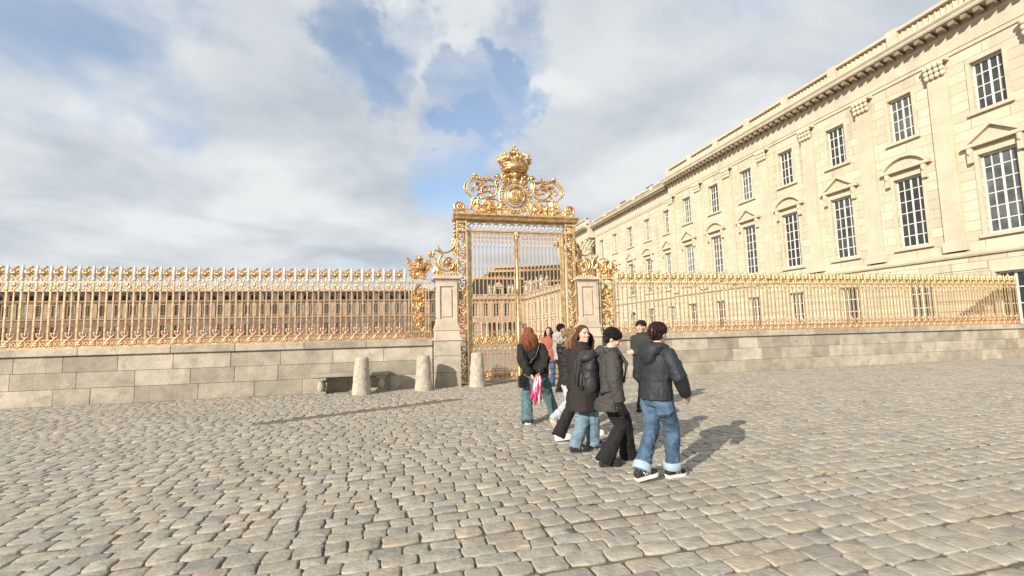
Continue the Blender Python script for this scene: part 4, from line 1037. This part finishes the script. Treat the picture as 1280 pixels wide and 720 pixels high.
def person(label,root,phi,H,feet,hands,headyaw=0,headpitch=0,lean=(0,0),jacket=None,pants=None,shoes=None,hair=None,male=False,smile=False,twist=0,seed=1,group=None,elbow=((-1,-1,-.2),(1,-1,-.2)),skin=None,fingers=True,hipdrop=0):
    """feet: (world x, world y, toe yaw as compass phi, lift of heel)"""
    s=H/1.72; Rz=Matrix.Rotation(-phi,3,'Z'); base=Vector((root[0],root[1],0))
    loc=lambda p: Rz.inverted()@(Vector(p)-base)
    body=MB()
    ank=[]; 
    for (fx,fy,fp,lift) in feet:
        q=loc((fx,fy,0)); ank.append((Vector((q.x,q.y,.088+lift*.20)),-(fp-phi),-lift*1.0))
    l1=l2=.425*s
    hz=.93*s
    for it in range(60):
        ok=all((Vector((sx*.09*s,0,hz))-an[0]).length<=(l1+l2)*.992 for sx,an in zip((-1,1),ank))
        if ok: break
        hz-=.004
    pel=Vector((0,0,hz)); dz=hz-.93*s
    hips=[Vector((sx*.09*s,0,hz)) for sx in (-1,1)]
    knees=[ik(h,an[0],l1,l2,(0.12*sx,1,0)) for h,an,sx in zip(hips,ank,(-1,1))]
    def T(x,y,z):  # torso point with lean and twist
        k=(z-.93)/.6; v=Vector((x*s,y*s,0)); v=Matrix.Rotation(-twist*max(0,k),3,'Z')@v
        return Vector((v.x+lean[0]*k,v.y+lean[1]*k,z*s+dz))
    sh=[T(-.168,-.01,1.395),T(.168,-.01,1.395)]
    hd=[]; el=[]
    for i in (0,1):
        hp=hands[i] or ((-.25 if i==0 else .25),.03,.80)
        w=Vector((hp[0]*s,hp[1]*s,hp[2]*s+dz)) if len(hp)==3 else Vector(hp[:3])
        d=w-sh[i]; mxl=.53*s
        if d.length>mxl: w=sh[i]+d.normalized()*mxl
        hd.append(w); el.append(ik(sh[i],w,.285*s,.255*s,elbow[i]))
    hc=T(0,.035,1.595); R=Matrix.Rotation(-headyaw,3,'Z')@Matrix.Rotation(-headpitch,3,'X')
    # ---- body: one continuous skin
    secs=[(.88,.15,.10),(.97,.155,.10),(1.08,.125,.085),(1.2,.135,.09),(1.32,.15,.092),(1.40,.13,.075),(1.45,.06,.055)]
    body.loft([(T(0,0,z).x,T(0,0,z).y,T(0,0,z).z,rx*s,ry*s) for z,rx,ry in secs])
    body.tube([T(0,-.01,1.40),T(0,.0,1.47),hc-Vector((0,.01,.04))],[.062*s,.052*s,.05*s],12)
    for i in (0,1):
        body.tube([sh[i]-(sh[i]-T(0,0,1.36))*.3,sh[i],el[i],hd[i]],[.05*s,.05*s,.04*s,.027*s],10)
        body.tube([hips[i]+Vector((0,0,.04)),hips[i],knees[i],ank[i][0]],[.09*s,.085*s,.055*s,.036*s],10)
        dd=(hd[i]-el[i]).normalized()
        pn=Vector((1 if i==0 else -1,.25,0))
        hand(body,hd[i],dd,pn,.45,s*.98)
    head_shapes(body,hc,R,s,male)
    o=fuse(body,'person',[skin or SKIN,EYE,LIP,hair.get('brow',BROWNH),TEETH],.0058,2,None,0,paint=head_paint(hc,R,s,smile))
    o.location=base; o.rotation_euler.z=-phi; tag(o,label,'person',group)
    # ---- trousers
    if pants:
        m=MB(); fl=pants.get('flare',(.095,.085,.08,.095)); lenk=pants.get('len',1.0)
        m.loft([(0,0,hz-.10,.15*s,.115*s),(0,-.012,hz-.02,.168*s,.128*s),(0,-.01,hz+.05,.158*s,.118*s),(0,0,hz+.13,.138*s,.1*s)])
        for i in (0,1):
            A=ank[i][0]; k=knees[i]; e=A+(k-A).normalized()*.0; d=(A-k).normalized()
            hem=k+d*((A-k).length+pants.get('hem',.025)); hem.y-=.008
            if hem.z<.035: hem.z=.035
            m.tube([hips[i]+Vector((0,0,.02)),hips[i]-Vector((0,0,.10))*1+(k-hips[i])*.15,(hips[i]+k)/2,k,(k+A)/2,hem],[.10*s,.108*s,(fl[0]+.008)*s,fl[1]*s,fl[2]*s,fl[3]*s],16,flat=1.0)
        tp=fuse(m,'trousers',[pants['m']],.0085,4,o,pants.get('wr',.010),(7,7,3.2),seed,wr2=pants.get('wr2',.007))
        if pants.get('cuff'):
            for i in (0,1):
                A=ank[i][0]; k=knees[i]; d=(A-k).normalized(); hem=k+d*((A-k).length+pants.get('hem',.025)); hem.z=max(hem.z,.04)
                c=MB(); c.tube([hem-d*.085,hem-d*.08,hem-d*.01,hem-d*.002],[fl[3]*s+.012,fl[3]*s+.019,fl[3]*s+.021,fl[3]*s+.012],18)
                c.build('cuff',pants['cuff'],tp)
    # ---- jacket / coat
    j=jacket; m=MB(); hem=j['hem']; fit=j.get('fit',1.0)
    tab=j.get('secs') or [(hem,.190,.150),((hem+1.05)/2,.186,.145),(1.08,.178,.132),(1.22,.192,.138),(1.33,.196,.132),(1.40,.165,.112),(1.45,.105,.088),(1.475,.085,.08)]
    L=[]
    for z,rx,ry in tab:
        q=T(0,-.004,z); L.append((q.x,q.y,q.z,rx*s*fit,ry*s*fit))
    m.loft(L,20)
    sr=j.get('sleeve',(.075,.068,.062,.056))
    for i in (0,1):
        w=el[i]+(hd[i]-el[i])*j.get('cufflen',1.0)
        m.tube([sh[i]-(sh[i]-T(0,0,1.33))*.35,sh[i]+Vector((0,0,-.01)),(sh[i]+el[i])/2,el[i],(el[i]+w)/2,w],[.085*s,.080*s,sr[0]*s,sr[1]*s,sr[2]*s,sr[3]*s],14)
    if j.get('hood')=='down':
        k=j.get('hoodsize',1.0)
        c=T(0,-.115,1.43); m.ell(c,(.135*s*k,.082*s*k,.085*s*k)); m.ell(T(0,-.145,1.37),(.10*s*k,.055*s*k,.095*s*k))
        pts=[T(.135*math.cos(a)*k,-.03-.09*math.sin(a)*k,1.455+.022*math.sin(a)) for a in [PI*(-.25)+PI*1.5*i/14 for i in range(15)]]
        m.tube(pts,[.030*s+.012*s*math.sin(PI*i/14) for i in range(15)],9)
    if j.get('collar'):
        pts=[T(.082*math.cos(a),-.005+.078*math.sin(a),1.475) for a in [2*PI*i/16 for i in range(17)]]
        m.tube(pts,.028*s,8)
    jk=fuse(m,j.get('name','jacket'),[j['m']],.0085,j.get('smooth',4),o,j.get('wr',.010),j.get('wf',(8,8,5)),seed+5,wr2=j.get('wr2',.004))
    if j.get('fur'):
        rr=random.Random(seed); f=MB()
        for i in range(420):
            a=PI*(-.35)+PI*1.7*rr.random(); b=rr.uniform(0,2*PI)
            c=T(.135*math.cos(a),-.02-.115*math.sin(a),1.50); d=Vector((math.cos(a)*math.cos(b),-math.sin(a)*math.cos(b),math.sin(b)))
            p0=c+d*.025; p1=c+d*.062+Vector((rr.uniform(-.02,.02),rr.uniform(-.02,.02),rr.uniform(-.03,.01)))
            f.tube([p0,(p0+p1)/2+d*.006,p1],[.011,.009,.003],5)
        f.build('fur_trim',FUR,jk)
    if j.get('shirt'):
        f=MB(); pts=[T(.075*math.cos(a),.0+.075*math.sin(a),1.488) for a in [2*PI*i/16 for i in range(17)]]; f.tube(pts,.022*s,8)
        f.build('shirt_collar',j['shirt'],o)
    if j.get('belt_hem'):
        f=MB(); q=T(0,-.004,hem); f.loft([(q.x,q.y,q.z-.025,.182*s*fit,.140*s*fit),(q.x,q.y,q.z+.015,.19*s*fit,.150*s*fit),(q.x,q.y,q.z+.035,.185*s*fit,.147*s*fit)],20); f.build('hem_band',j['m'],jk)
    # ---- shoes, hair
    for i in (0,1):
        shoe(o,ank[i][0],ank[i][1],ank[i][2]*-1 if False else -ank[i][2]*-1.0,shoes['m'],shoes['sole'],.265,shoes.get('stripes'),s=s)
    if hair: hair['f'](o,hc,R,s)
    return dict(o=o,T=T,hd=hd,el=el,sh=sh,hc=hc,R=R,s=s,dz=dz,base=base,Rz=Rz,phi=phi,hz=hz)
def carried(P,name,label,cat,local_base):
    """an empty at the base of a carried thing, turned like its carrier"""
    w=P['base']+P['Rz']@Vector(local_base)
    e=empty(name,w,-P['phi'],label,cat); return e
D=rad
# redhead seen from behind
def h_red(o,c,R,s): strands('hair',REDH,o,c,R,s,64,.36,.055,1,2,a0=-150,a1=150,thick=.017,wave=.022)
p1=person('person with long auburn hair, black jacket and teal jeans, hands behind the back',(2.45,8.10),D(4),1.76,
  [(2.21,7.96,D(-12),.0),(2.84,8.38,D(55),.10)],[(-.16,-.20,.93),(.0,-.235,.95)],headyaw=D(-8),headpitch=D(4),lean=(-.12,.0),
  jacket=dict(m=BLACKW,hem=.93,fit=1.06,wr=.016,sleeve=(.085,.082,.075,.062),wr2=.008,wf=(10,10,7)),pants=dict(m=TEAL,flare=(.10,.093,.09,.102),hem=.05,wr2=.007,wr=.012),shoes=dict(m=BLACKS,sole=WHITER),hair=dict(f=h_red,brow=REDH),seed=3,elbow=((-1,-.5,-.1),(1,-.6,-.1)))
T=p1['T']; dz=p1['dz']
e=carried(p1,'shoulder_bag','small black shoulder bag worn on the left hip of the auburn haired person','bag',(-.30,-.10,.70+dz))
m=MB(); m.cbox((0,0,.12),(.13,.10,.22)); m.build('bag_body',LEATHER,e,bevel=.03)
m=MB(); m.cbox((0,-.045,.15),(.135,.04,.13)); m.build('flap',LEATHER,e,bevel=.015)
Lc=lambda q: q-Vector((-.30,-.10,.70+dz))
m=MB(); m.tube([Lc(q) for q in (Vector((-.30,-.10,.92+dz)),T(-.14,-.185,1.10),T(.02,-.195,1.25),T(.13,-.12,1.43),T(.12,.02,1.47),T(.0,.16,1.28),T(-.16,.13,1.05),Vector((-.30,-.05,.92+dz)))],.014,6,0,(0,1,0)); m.build('strap',LEATHER,e)
e=carried(p1,'striped_cloth','crumpled pink, red and white cloth dangling from hands behind a back','scarf',(-.07,-.26,.42+dz))
m=MB(); rr=random.Random(4); cols=[0,0,1,1,2,0,1,2]
for k in range(10):
    x=-.075+.016*k; ph=rr.uniform(0,6); L=rr.uniform(.42,.54)
    m.tube([(x*.35+.03,-.0,.52),(x*.7+.02,-.025+.02*math.sin(ph),.44),(x+.012*math.sin(ph),-.02+.025*math.cos(ph),.30),(x*1.1+.014*math.cos(ph*2),-.01+.02*math.sin(ph*3),.16),(x*1.15,.0,.53-L)],[.014,.020,.024,.024,.017],8,[0,1,2,0,1,0,2,1,1,0][k],(0,1,0),1.2)
m.build('scarf_folds',[PINK,WHITEC,REDC],e)
# coral puffer, facing the square
def h_dk(o,c,R,s): strands('hair',DARKBR,o,c,R,s,46,.22,.03,1,5,a0=-135,a1=135,thick=.016,wave=.012)
person('person in coral quilted jacket and blue jeans facing the square beside the gate',(4.38,13.15),D(205),1.72,[(4.46,13.15,D(195),0),(4.27,13.17,D(222),0)],[(-.23,.10,.88),(.23,.08,.84)],headyaw=D(10),
  jacket=dict(m=CORAL,hem=.72,fit=1.14,wr=.006,wr2=.016,sleeve=(.085,.08,.072,.06),hood='down'),pants=dict(m=BLUED,flare=(.085,.07,.062,.058)),shoes=dict(m=BLACKS,sole=BLACKS),hair=dict(f=h_dk,brow=DARKBR),seed=5)
# dark haired companion with grey hood beyond
def h_short(o,c,R,s): short_hair('hair',BLACKH,o,c,R,s,8,1.05)
person('person with short black hair and pale grey hood, mostly hidden behind the fur hood',(4.24,11.75),D(80),1.82,[(4.14,11.75,D(90),0),(4.41,11.82,D(85),0)],[None,None],headyaw=D(10),male=True,
  jacket=dict(m=GREYH,hem=.84,fit=1.12,hood='down',hoodsize=1.1),pants=dict(m=BLACKT,flare=(.085,.07,.062,.06)),shoes=dict(m=BLACKS,sole=BLACKS),hair=dict(f=h_short,brow=BLACKH),seed=6)
# blond bun with fur hood
def h_bl(o,c,R,s):
    def ex(mb,P,r):
        mb.ell(P(0,-.095,.10),(.05*s,.05*s,.05*s),0,12,9)
        for k in range(14):
            a=2*PI*k/14; mb.tube([P(math.cos(a)*.045,-.10+math.sin(a)*.03,.06),P(math.cos(a)*.055,-.11+math.sin(a)*.04,.11),P(math.cos(a)*.02,-.10,.152)],[.012*s,.016*s,.008*s],6)
        for k in range(12):
            q=r.choice((-1,1)); mb.tube([P(q*.07,.02,.06),P(q*.088,-.01+r.uniform(-.03,.03),.01),P(q*.085,-.02+r.uniform(-.04,.03),-.05)],[.010*s,.010*s,.004*s],5)
    short_hair('hair',BLONDE,o,c,R,s,9,1.06,ex)
person('person with blond bun, fur trimmed hood, black puffer jacket and pale jeans',(2.80,7.42),D(92),1.70,[(2.46,7.24,D(98),.55),(3.10,7.52,D(98),0)],[(-.24,.02,.84),(.24,.06,.84)],headyaw=D(8),headpitch=D(4),
  jacket=dict(m=PUFF,hem=.82,fit=1.08,wr=.004,wr2=.022,fur=True,hood='down',sleeve=(.088,.082,.074,.06)),pants=dict(m=PALED,flare=(.088,.075,.07,.07)),shoes=dict(m=PINKS,sole=PINKS),hair=dict(f=h_bl,brow=BLONDE),seed=7)
# light brown frizzy hair, mostly hidden
def h_fz(o,c,R,s): strands('hair',FRIZZ,o,c,R,s,60,.15,.05,1,12,a0=-140,a1=140,thick=.017,wave=.03)
person('person with frizzy light brown hair, black trousers and white sneakers, half hidden',(2.64,6.70),D(98),1.66,[(2.30,6.56,D(100),.12),(2.93,6.80,D(100),0)],[None,None],headyaw=D(0),
  jacket=dict(m=BLACKW,hem=.85,fit=1.0),pants=dict(m=BLACKT,flare=(.092,.085,.085,.10),hem=.04),shoes=dict(m=WHITES,sole=WHITER),hair=dict(f=h_fz,brow=FRIZZ),seed=8)
# brunette looking back at the camera, long black coat
def h_br(o,c,R,s): strands('hair',BROWNH,o,c,R,s,56,.25,.045,1,14,a0=-104,a1=104,thick=.016,wave=.018)
person('smiling person with long brown hair in long black coat and light jeans, looking back',(2.46,6.00),D(98),1.70,[(2.32,5.96,D(100),.0),(2.62,6.07,D(104),.0)],[(-.25,.06,.86),(.26,.10,.88)],headyaw=D(72),headpitch=D(0),smile=True,twist=D(14),
  jacket=dict(m=COATW,hem=.57,name='coat',fit=1.10,wr=.006,wf=(8,8,2),wr2=.003,shirt=SHIRT,collar=True,secs=[(.57,.205,.175),(.80,.195,.16),(1.08,.178,.138),(1.22,.188,.138),(1.33,.194,.13),(1.40,.165,.112),(1.45,.105,.088),(1.475,.085,.08)]),
  pants=dict(m=LIGHTD,flare=(.088,.080,.080,.090),hem=.035,wr2=.006,wr=.012),shoes=dict(m=BLACKS,sole=BLACKS,stripes=WHITER),hair=dict(f=h_br,brow=BROWNH),seed=9)
# hooded parka with backpack
def h_p7(o,c,R,s): short_hair('hair',BLACKH,o,c,R,s,18,1.10)
p7=person('person in charcoal hooded parka and black flared trousers, short black hair, head bowed',(2.51,5.28),D(100),1.70,[(2.40,5.22,D(104),.02),(2.80,5.42,D(108),.0)],[(-.25,.10,.76),(.27,.06,.735)],headyaw=D(22),headpitch=D(26),lean=(0,.03),male=True,
  jacket=dict(m=PARKA,hem=.745,name='parka',fit=1.13,wr=.010,wr2=.007,hood='down',collar=True,sleeve=(.092,.088,.078,.066),shirt=SHIRT),pants=dict(m=BLACKT,flare=(.092,.082,.084,.104),hem=.05,wr2=.004),shoes=dict(m=BLACKS,sole=BLACKS),hair=dict(f=h_p7,brow=BLACKH),seed=10)
g=MB()
for i in (0,1): hand(g,p7['hd'][i]-(p7['hd'][i]-p7['el'][i]).normalized()*.01,(p7['hd'][i]-p7['el'][i]).normalized(),(1 if i==0 else -1,.25,0),.45,1.2)
for i in (0,1): g.tube([p7['hd'][i]-(p7['hd'][i]-p7['el'][i]).normalized()*.05,p7['hd'][i]+(p7['hd'][i]-p7['el'][i]).normalized()*.04],[.036,.034],10)
fuse(g,'gloves',[LEATHER],.006,2,p7['o'])
T=p7['T']; dz=p7['dz']; b0_=Vector((0,-.235,.93+dz))
BAG2=cloth('worn_black_nylon',(.035,.034,.034),rough=.55)
e=carried(p7,'backpack','black backpack worn on the back of the charcoal parka','backpack',b0_)
m=MB(); m.loft([(0,0,.0,.135,.085),(0,-.01,.05,.155,.11),(0,-.012,.25,.15,.11),(0,.005,.40,.135,.085),(0,.02,.47,.10,.055)],18); m.ell((0,-.08,.16),(.115,.06,.13)); m.ell((0,-.02,.44),(.12,.09,.05))
fuse(m,'pack_body',[BAG],.009,3,e,.010,(7,7,6),4,wr2=.004)
m=MB(); m.loft([(0,-.115,.06,.10,.035),(0,-.13,.12,.112,.045),(0,-.12,.24,.105,.04),(0,-.105,.27,.09,.02)],14); m.build('pocket',BAG,e)
for q in (-1,1):
    m=MB(); Lc=lambda v: v-b0_
    m.tube([Lc(v) for v in (T(q*.07,-.20,1.40),T(q*.125,-.10,1.475),T(q*.135,.06,1.46),T(q*.15,.165,1.30),T(q*.19,.12,1.10),T(q*.205,-.02,1.0),T(q*.17,-.18,.96))],[.024,.026,.026,.024,.018,.012,.012],6,0,(0,0,1),1.0); m.build('strap',BAG,e)
for q in (-1,1):
    m=MB(); m.tube([(q*.09,.06,.45),(q*.085,-.06,.50),(q*.08,-.145,.40),(q*.085,-.165,.25),(q*.08,-.17,.10)],.011,6,0,(1,0,0),2.0); m.build('buckle_strap',BAG2,e)
    m=MB(); m.ell((q*.155,-.02,.12),(.03,.07,.10)); m.build('side_pocket',BAG2,e)
m=MB(); m.loft([(0,-.035,.40,.135,.115),(0,-.03,.44,.14,.118),(0,-.01,.50,.12,.095),(0,.0,.52,.07,.05)],16); m.build('top_flap',BAG2,e)
m=MB(); m.tube([(-.04,.05,.47),(-.03,.05,.53),(.03,.05,.53),(.04,.05,.47)],.010,6); m.build('handle',BAG,e)
# right hand figure in navy hooded jacket
def h_p8(o,c,R,s):
    def ex(mb,P,r):
        mb.ell(P(0,-.10,.02),(.055*s,.045*s,.07*s),0,12,9)
        for k in range(16):
            q=r.uniform(-1,1); mb.tube([P(q*.06,-.03,.125),P(q*.075,-.085,.08),P(q*.03,-.115,.03),P(q*.01,-.12,-.03)],[.012*s,.014*s,.013*s,.006*s],6)
    short_hair('hair',DARKBR,o,c,R,s,21,1.08,ex)
    cl=MB(); P=lambda x,y,z: c+R@Vector((x*s,y*s,z*s))
    for q in (-1,1):
        cl.tube([P(q*.012,-.15,.09),P(q*.030,-.165,.04),P(q*.026,-.155,-.02),P(q*.014,-.13,-.05)],[.012*s,.014*s,.012*s,.008*s],7)
        for k in range(4): cl.tube([P(q*.026,-.158,.06-.03*k),P(q*.0,-.172,.05-.03*k)],[.007*s,.004*s],5)
    cl.build('hair_clip',CLIP,o)
person('person in navy hooded jacket and blue jeans with rolled cuffs, hair clipped up',(2.735,4.60),D(72),1.68,[(2.49,4.56,D(92),.18),(2.90,4.63,D(82),.0)],[(-.19,.20,.95),(.24,.20,.94)],headyaw=D(-6),headpitch=D(5),lean=(0,.05),
  jacket=dict(m=NAVY,hem=.89,fit=1.06,wr=.006,wr2=.004,hood='down',hoodsize=1.1,sleeve=(.086,.08,.074,.06)),pants=dict(m=MIDD,flare=(.084,.076,.074,.080),hem=.0,cuff=CUFF,wr=.013,wr2=.008),shoes=dict(m=BLACKS,sole=WHITER,stripes=WHITER),hair=dict(f=h_p8,brow=DARKBR),seed=11)
# standing figure by the right wall
def h_p9(o,c,R,s): short_hair('hair',DARKBR,o,c,R,s,31,1.0)
person('person in dark green jacket with arms folded standing before the right wall',(4.76,8.42),D(236),1.80,[(4.67,8.44,D(226),0),(4.86,8.38,D(249),0)],[(.10,.15,1.12),(-.10,.14,1.17)],headyaw=D(-8),male=True,
  jacket=dict(m=DARKJ,hem=.84,fit=1.08,collar=True),pants=dict(m=BLACKT,flare=(.09,.078,.07,.075)),shoes=dict(m=BLACKS,sole=BLACKS),hair=dict(f=h_p9,brow=DARKBR),seed=12,elbow=((-1,-.2,-.5),(1,-.2,-.5)))
SKYLOC=(0.3,0.9,0)
SKYGAPS=[((.1033,.9371,.3335),.14,.23),((.18,.88,.45),.10,.16),((.2364,.8072,.5408),.11,.15),((-.0657,.8512,.5207),.14,.20),((.0485,.8123,.5812),.09,.12),((-.0388,.8947,.4451),.07,.08),((-.5,.75,.42),.3,.2),((.55,.62,.55),.25,.14)]
# ------------------------------------------------------------------ camera
a,p,r=0.245,0.095,0.023
ca,sa=math.cos(a),math.sin(a)
fw=Vector((sa*math.cos(p),ca*math.cos(p),math.sin(p))); rt=Vector((ca,-sa,0)); up=rt.cross(fw)
r2=rt*math.cos(r)-up*math.sin(r); u2=up*math.cos(r)+rt*math.sin(r)
cam=bpy.data.cameras.new('camera'); co_=bpy.data.objects.new('camera',cam); C.objects.link(co_)
M=Matrix.Identity(4)
for i in range(3): M[i][0]=r2[i]; M[i][1]=u2[i]; M[i][2]=-fw[i]; M[i][3]=(0,0,1.6)[i]
co_.matrix_world=M; cam.sensor_width=36; cam.lens=580/1280*36; cam.clip_end=9000; cam.clip_start=.05
S=bpy.context.scene; S.camera=co_
# ------------------------------------------------------------------ light
SD=Vector((1,.8,-.57)).normalized()
sun=bpy.data.lights.new('sun','SUN'); sun.energy=4.2; sun.angle=rad(.55); sun.color=(1,.915,.78)
so=bpy.data.objects.new('sun',sun); C.objects.link(so); so.rotation_euler=SD.to_track_quat('-Z','Y').to_euler(); so.location=(-20,-20,20)
W=bpy.data.worlds.new('World'); S.world=W; W.use_nodes=True; nt=W.node_tree; N=nt.nodes; L=nt.links
bg=N['Background']; out=N['World Output']
sky=N.new('ShaderNodeTexSky'); sky.sky_type='NISHITA'; sky.sun_disc=False; sky.sun_elevation=math.asin(-SD.z); sky.sun_rotation=math.atan2(-SD.x,-SD.y)
sky.altitude=100; sky.air_density=1.0; sky.dust_density=.6; sky.ozone_density=1.6
L.new(sky.outputs[0],bg.inputs[0]); bg.inputs[1].default_value=.13
tc=N.new('ShaderNodeTexCoord'); sp_=N.new('ShaderNodeSeparateXYZ'); L.new(tc.outputs['Generated'],sp_.inputs[0])
def math_(op,a_,b_=None,c_=None):
    n=N.new('ShaderNodeMath'); n.operation=op
    for i,v in enumerate((a_,b_,c_)):
        if v is None: continue
        if isinstance(v,(int,float)): n.inputs[i].default_value=v
        else: L.new(v,n.inputs[i])
    return n.outputs[0]
den=math_('ADD',math_('MAXIMUM',sp_.outputs[2],0.0),.22)
cx_=N.new('ShaderNodeCombineXYZ'); L.new(math_('DIVIDE',sp_.outputs[0],den),cx_.inputs[0]); L.new(math_('DIVIDE',sp_.outputs[1],den),cx_.inputs[1])
def noise_(loc,scale,detail,rough,dist=0):
    mp=N.new('ShaderNodeMapping'); mp.inputs['Location'].default_value=loc; L.new(cx_.outputs[0],mp.inputs['Vector'])
    n=N.new('ShaderNodeTexNoise'); n.inputs['Scale'].default_value=scale; n.inputs['Detail'].default_value=detail; n.inputs['Roughness'].default_value=rough; n.inputs['Distortion'].default_value=dist
    L.new(mp.outputs[0],n.inputs['Vector']); return n.outputs['Fac']
n1=noise_(SKYLOC,1.15,7,.50,.35); n2=noise_((4.4,1.2,2.0),1.7,7,.55,.25)
wv=N.new('ShaderNodeTexNoise'); wv.inputs['Scale'].default_value=5.5; wv.inputs['Detail'].default_value=5; wv.inputs['Roughness'].default_value=.6; L.new(tc.outputs['Generated'],wv.inputs['Vector'])
w1_=N.new('ShaderNodeVectorMath'); w1_.operation='MULTIPLY_ADD'; L.new(wv.outputs['Color'],w1_.inputs[0]); w1_.inputs[1].default_value=(.42,.42,.42); w1_.inputs[2].default_value=(-.21,-.21,-.21)
w2_=N.new('ShaderNodeVectorMath'); w2_.operation='ADD'; L.new(tc.outputs['Generated'],w2_.inputs[0]); L.new(w1_.outputs[0],w2_.inputs[1])
w3_=N.new('ShaderNodeVectorMath'); w3_.operation='NORMALIZE'; L.new(w2_.outputs[0],w3_.inputs[0])
# gaps between clouds, by direction on the sky dome
cov=n1
for (d,rr,amt) in SKYGAPS:
    v=N.new('ShaderNodeVectorMath'); v.operation='DOT_PRODUCT'; v.inputs[1].default_value=d; L.new(w3_.outputs[0],v.inputs[0])
    mr=N.new('ShaderNodeMapRange'); mr.interpolation_type='SMOOTHSTEP'; mr.inputs[1].default_value=math.cos(rr); mr.inputs[2].default_value=1; mr.inputs[3].default_value=0; mr.inputs[4].default_value=amt
    L.new(v.outputs['Value'],mr.inputs[0]); cov=math_('SUBTRACT',cov,mr.outputs[0])
mr=N.new('ShaderNodeMapRange'); mr.interpolation_type='SMOOTHSTEP'; mr.inputs[1].default_value=.20; mr.inputs[2].default_value=.46; mr.inputs[3].default_value=.22; L.new(cov,mr.inputs[0]); 
rp=N.new('ShaderNodeValToRGB'); e=rp.color_ramp.elements; e[0].position=.32; e[0].color=(.325,.358,.40,1); e[1].position=.62; e[1].color=(.515,.53,.535,1); L.new(n2,rp.inputs[0])
b2=N.new('ShaderNodeBackground'); L.new(rp.outputs[0],b2.inputs[0]); b2.inputs[1].default_value=1.0
mx=N.new('ShaderNodeMixShader'); L.new(mr.outputs[0],mx.inputs[0]); L.new(bg.outputs[0],mx.inputs[1]); L.new(b2.outputs[0],mx.inputs[2]); L.new(mx.outputs[0],out.inputs[0])
vs=S.view_settings; vs.view_transform='Standard'; vs.look='None'; vs.gamma=1; vs.use_curve_mapping=False; vs.exposure=.69
S.render.engine='CYCLES'; S.cycles.max_bounces=6; S.cycles.use_denoising=True
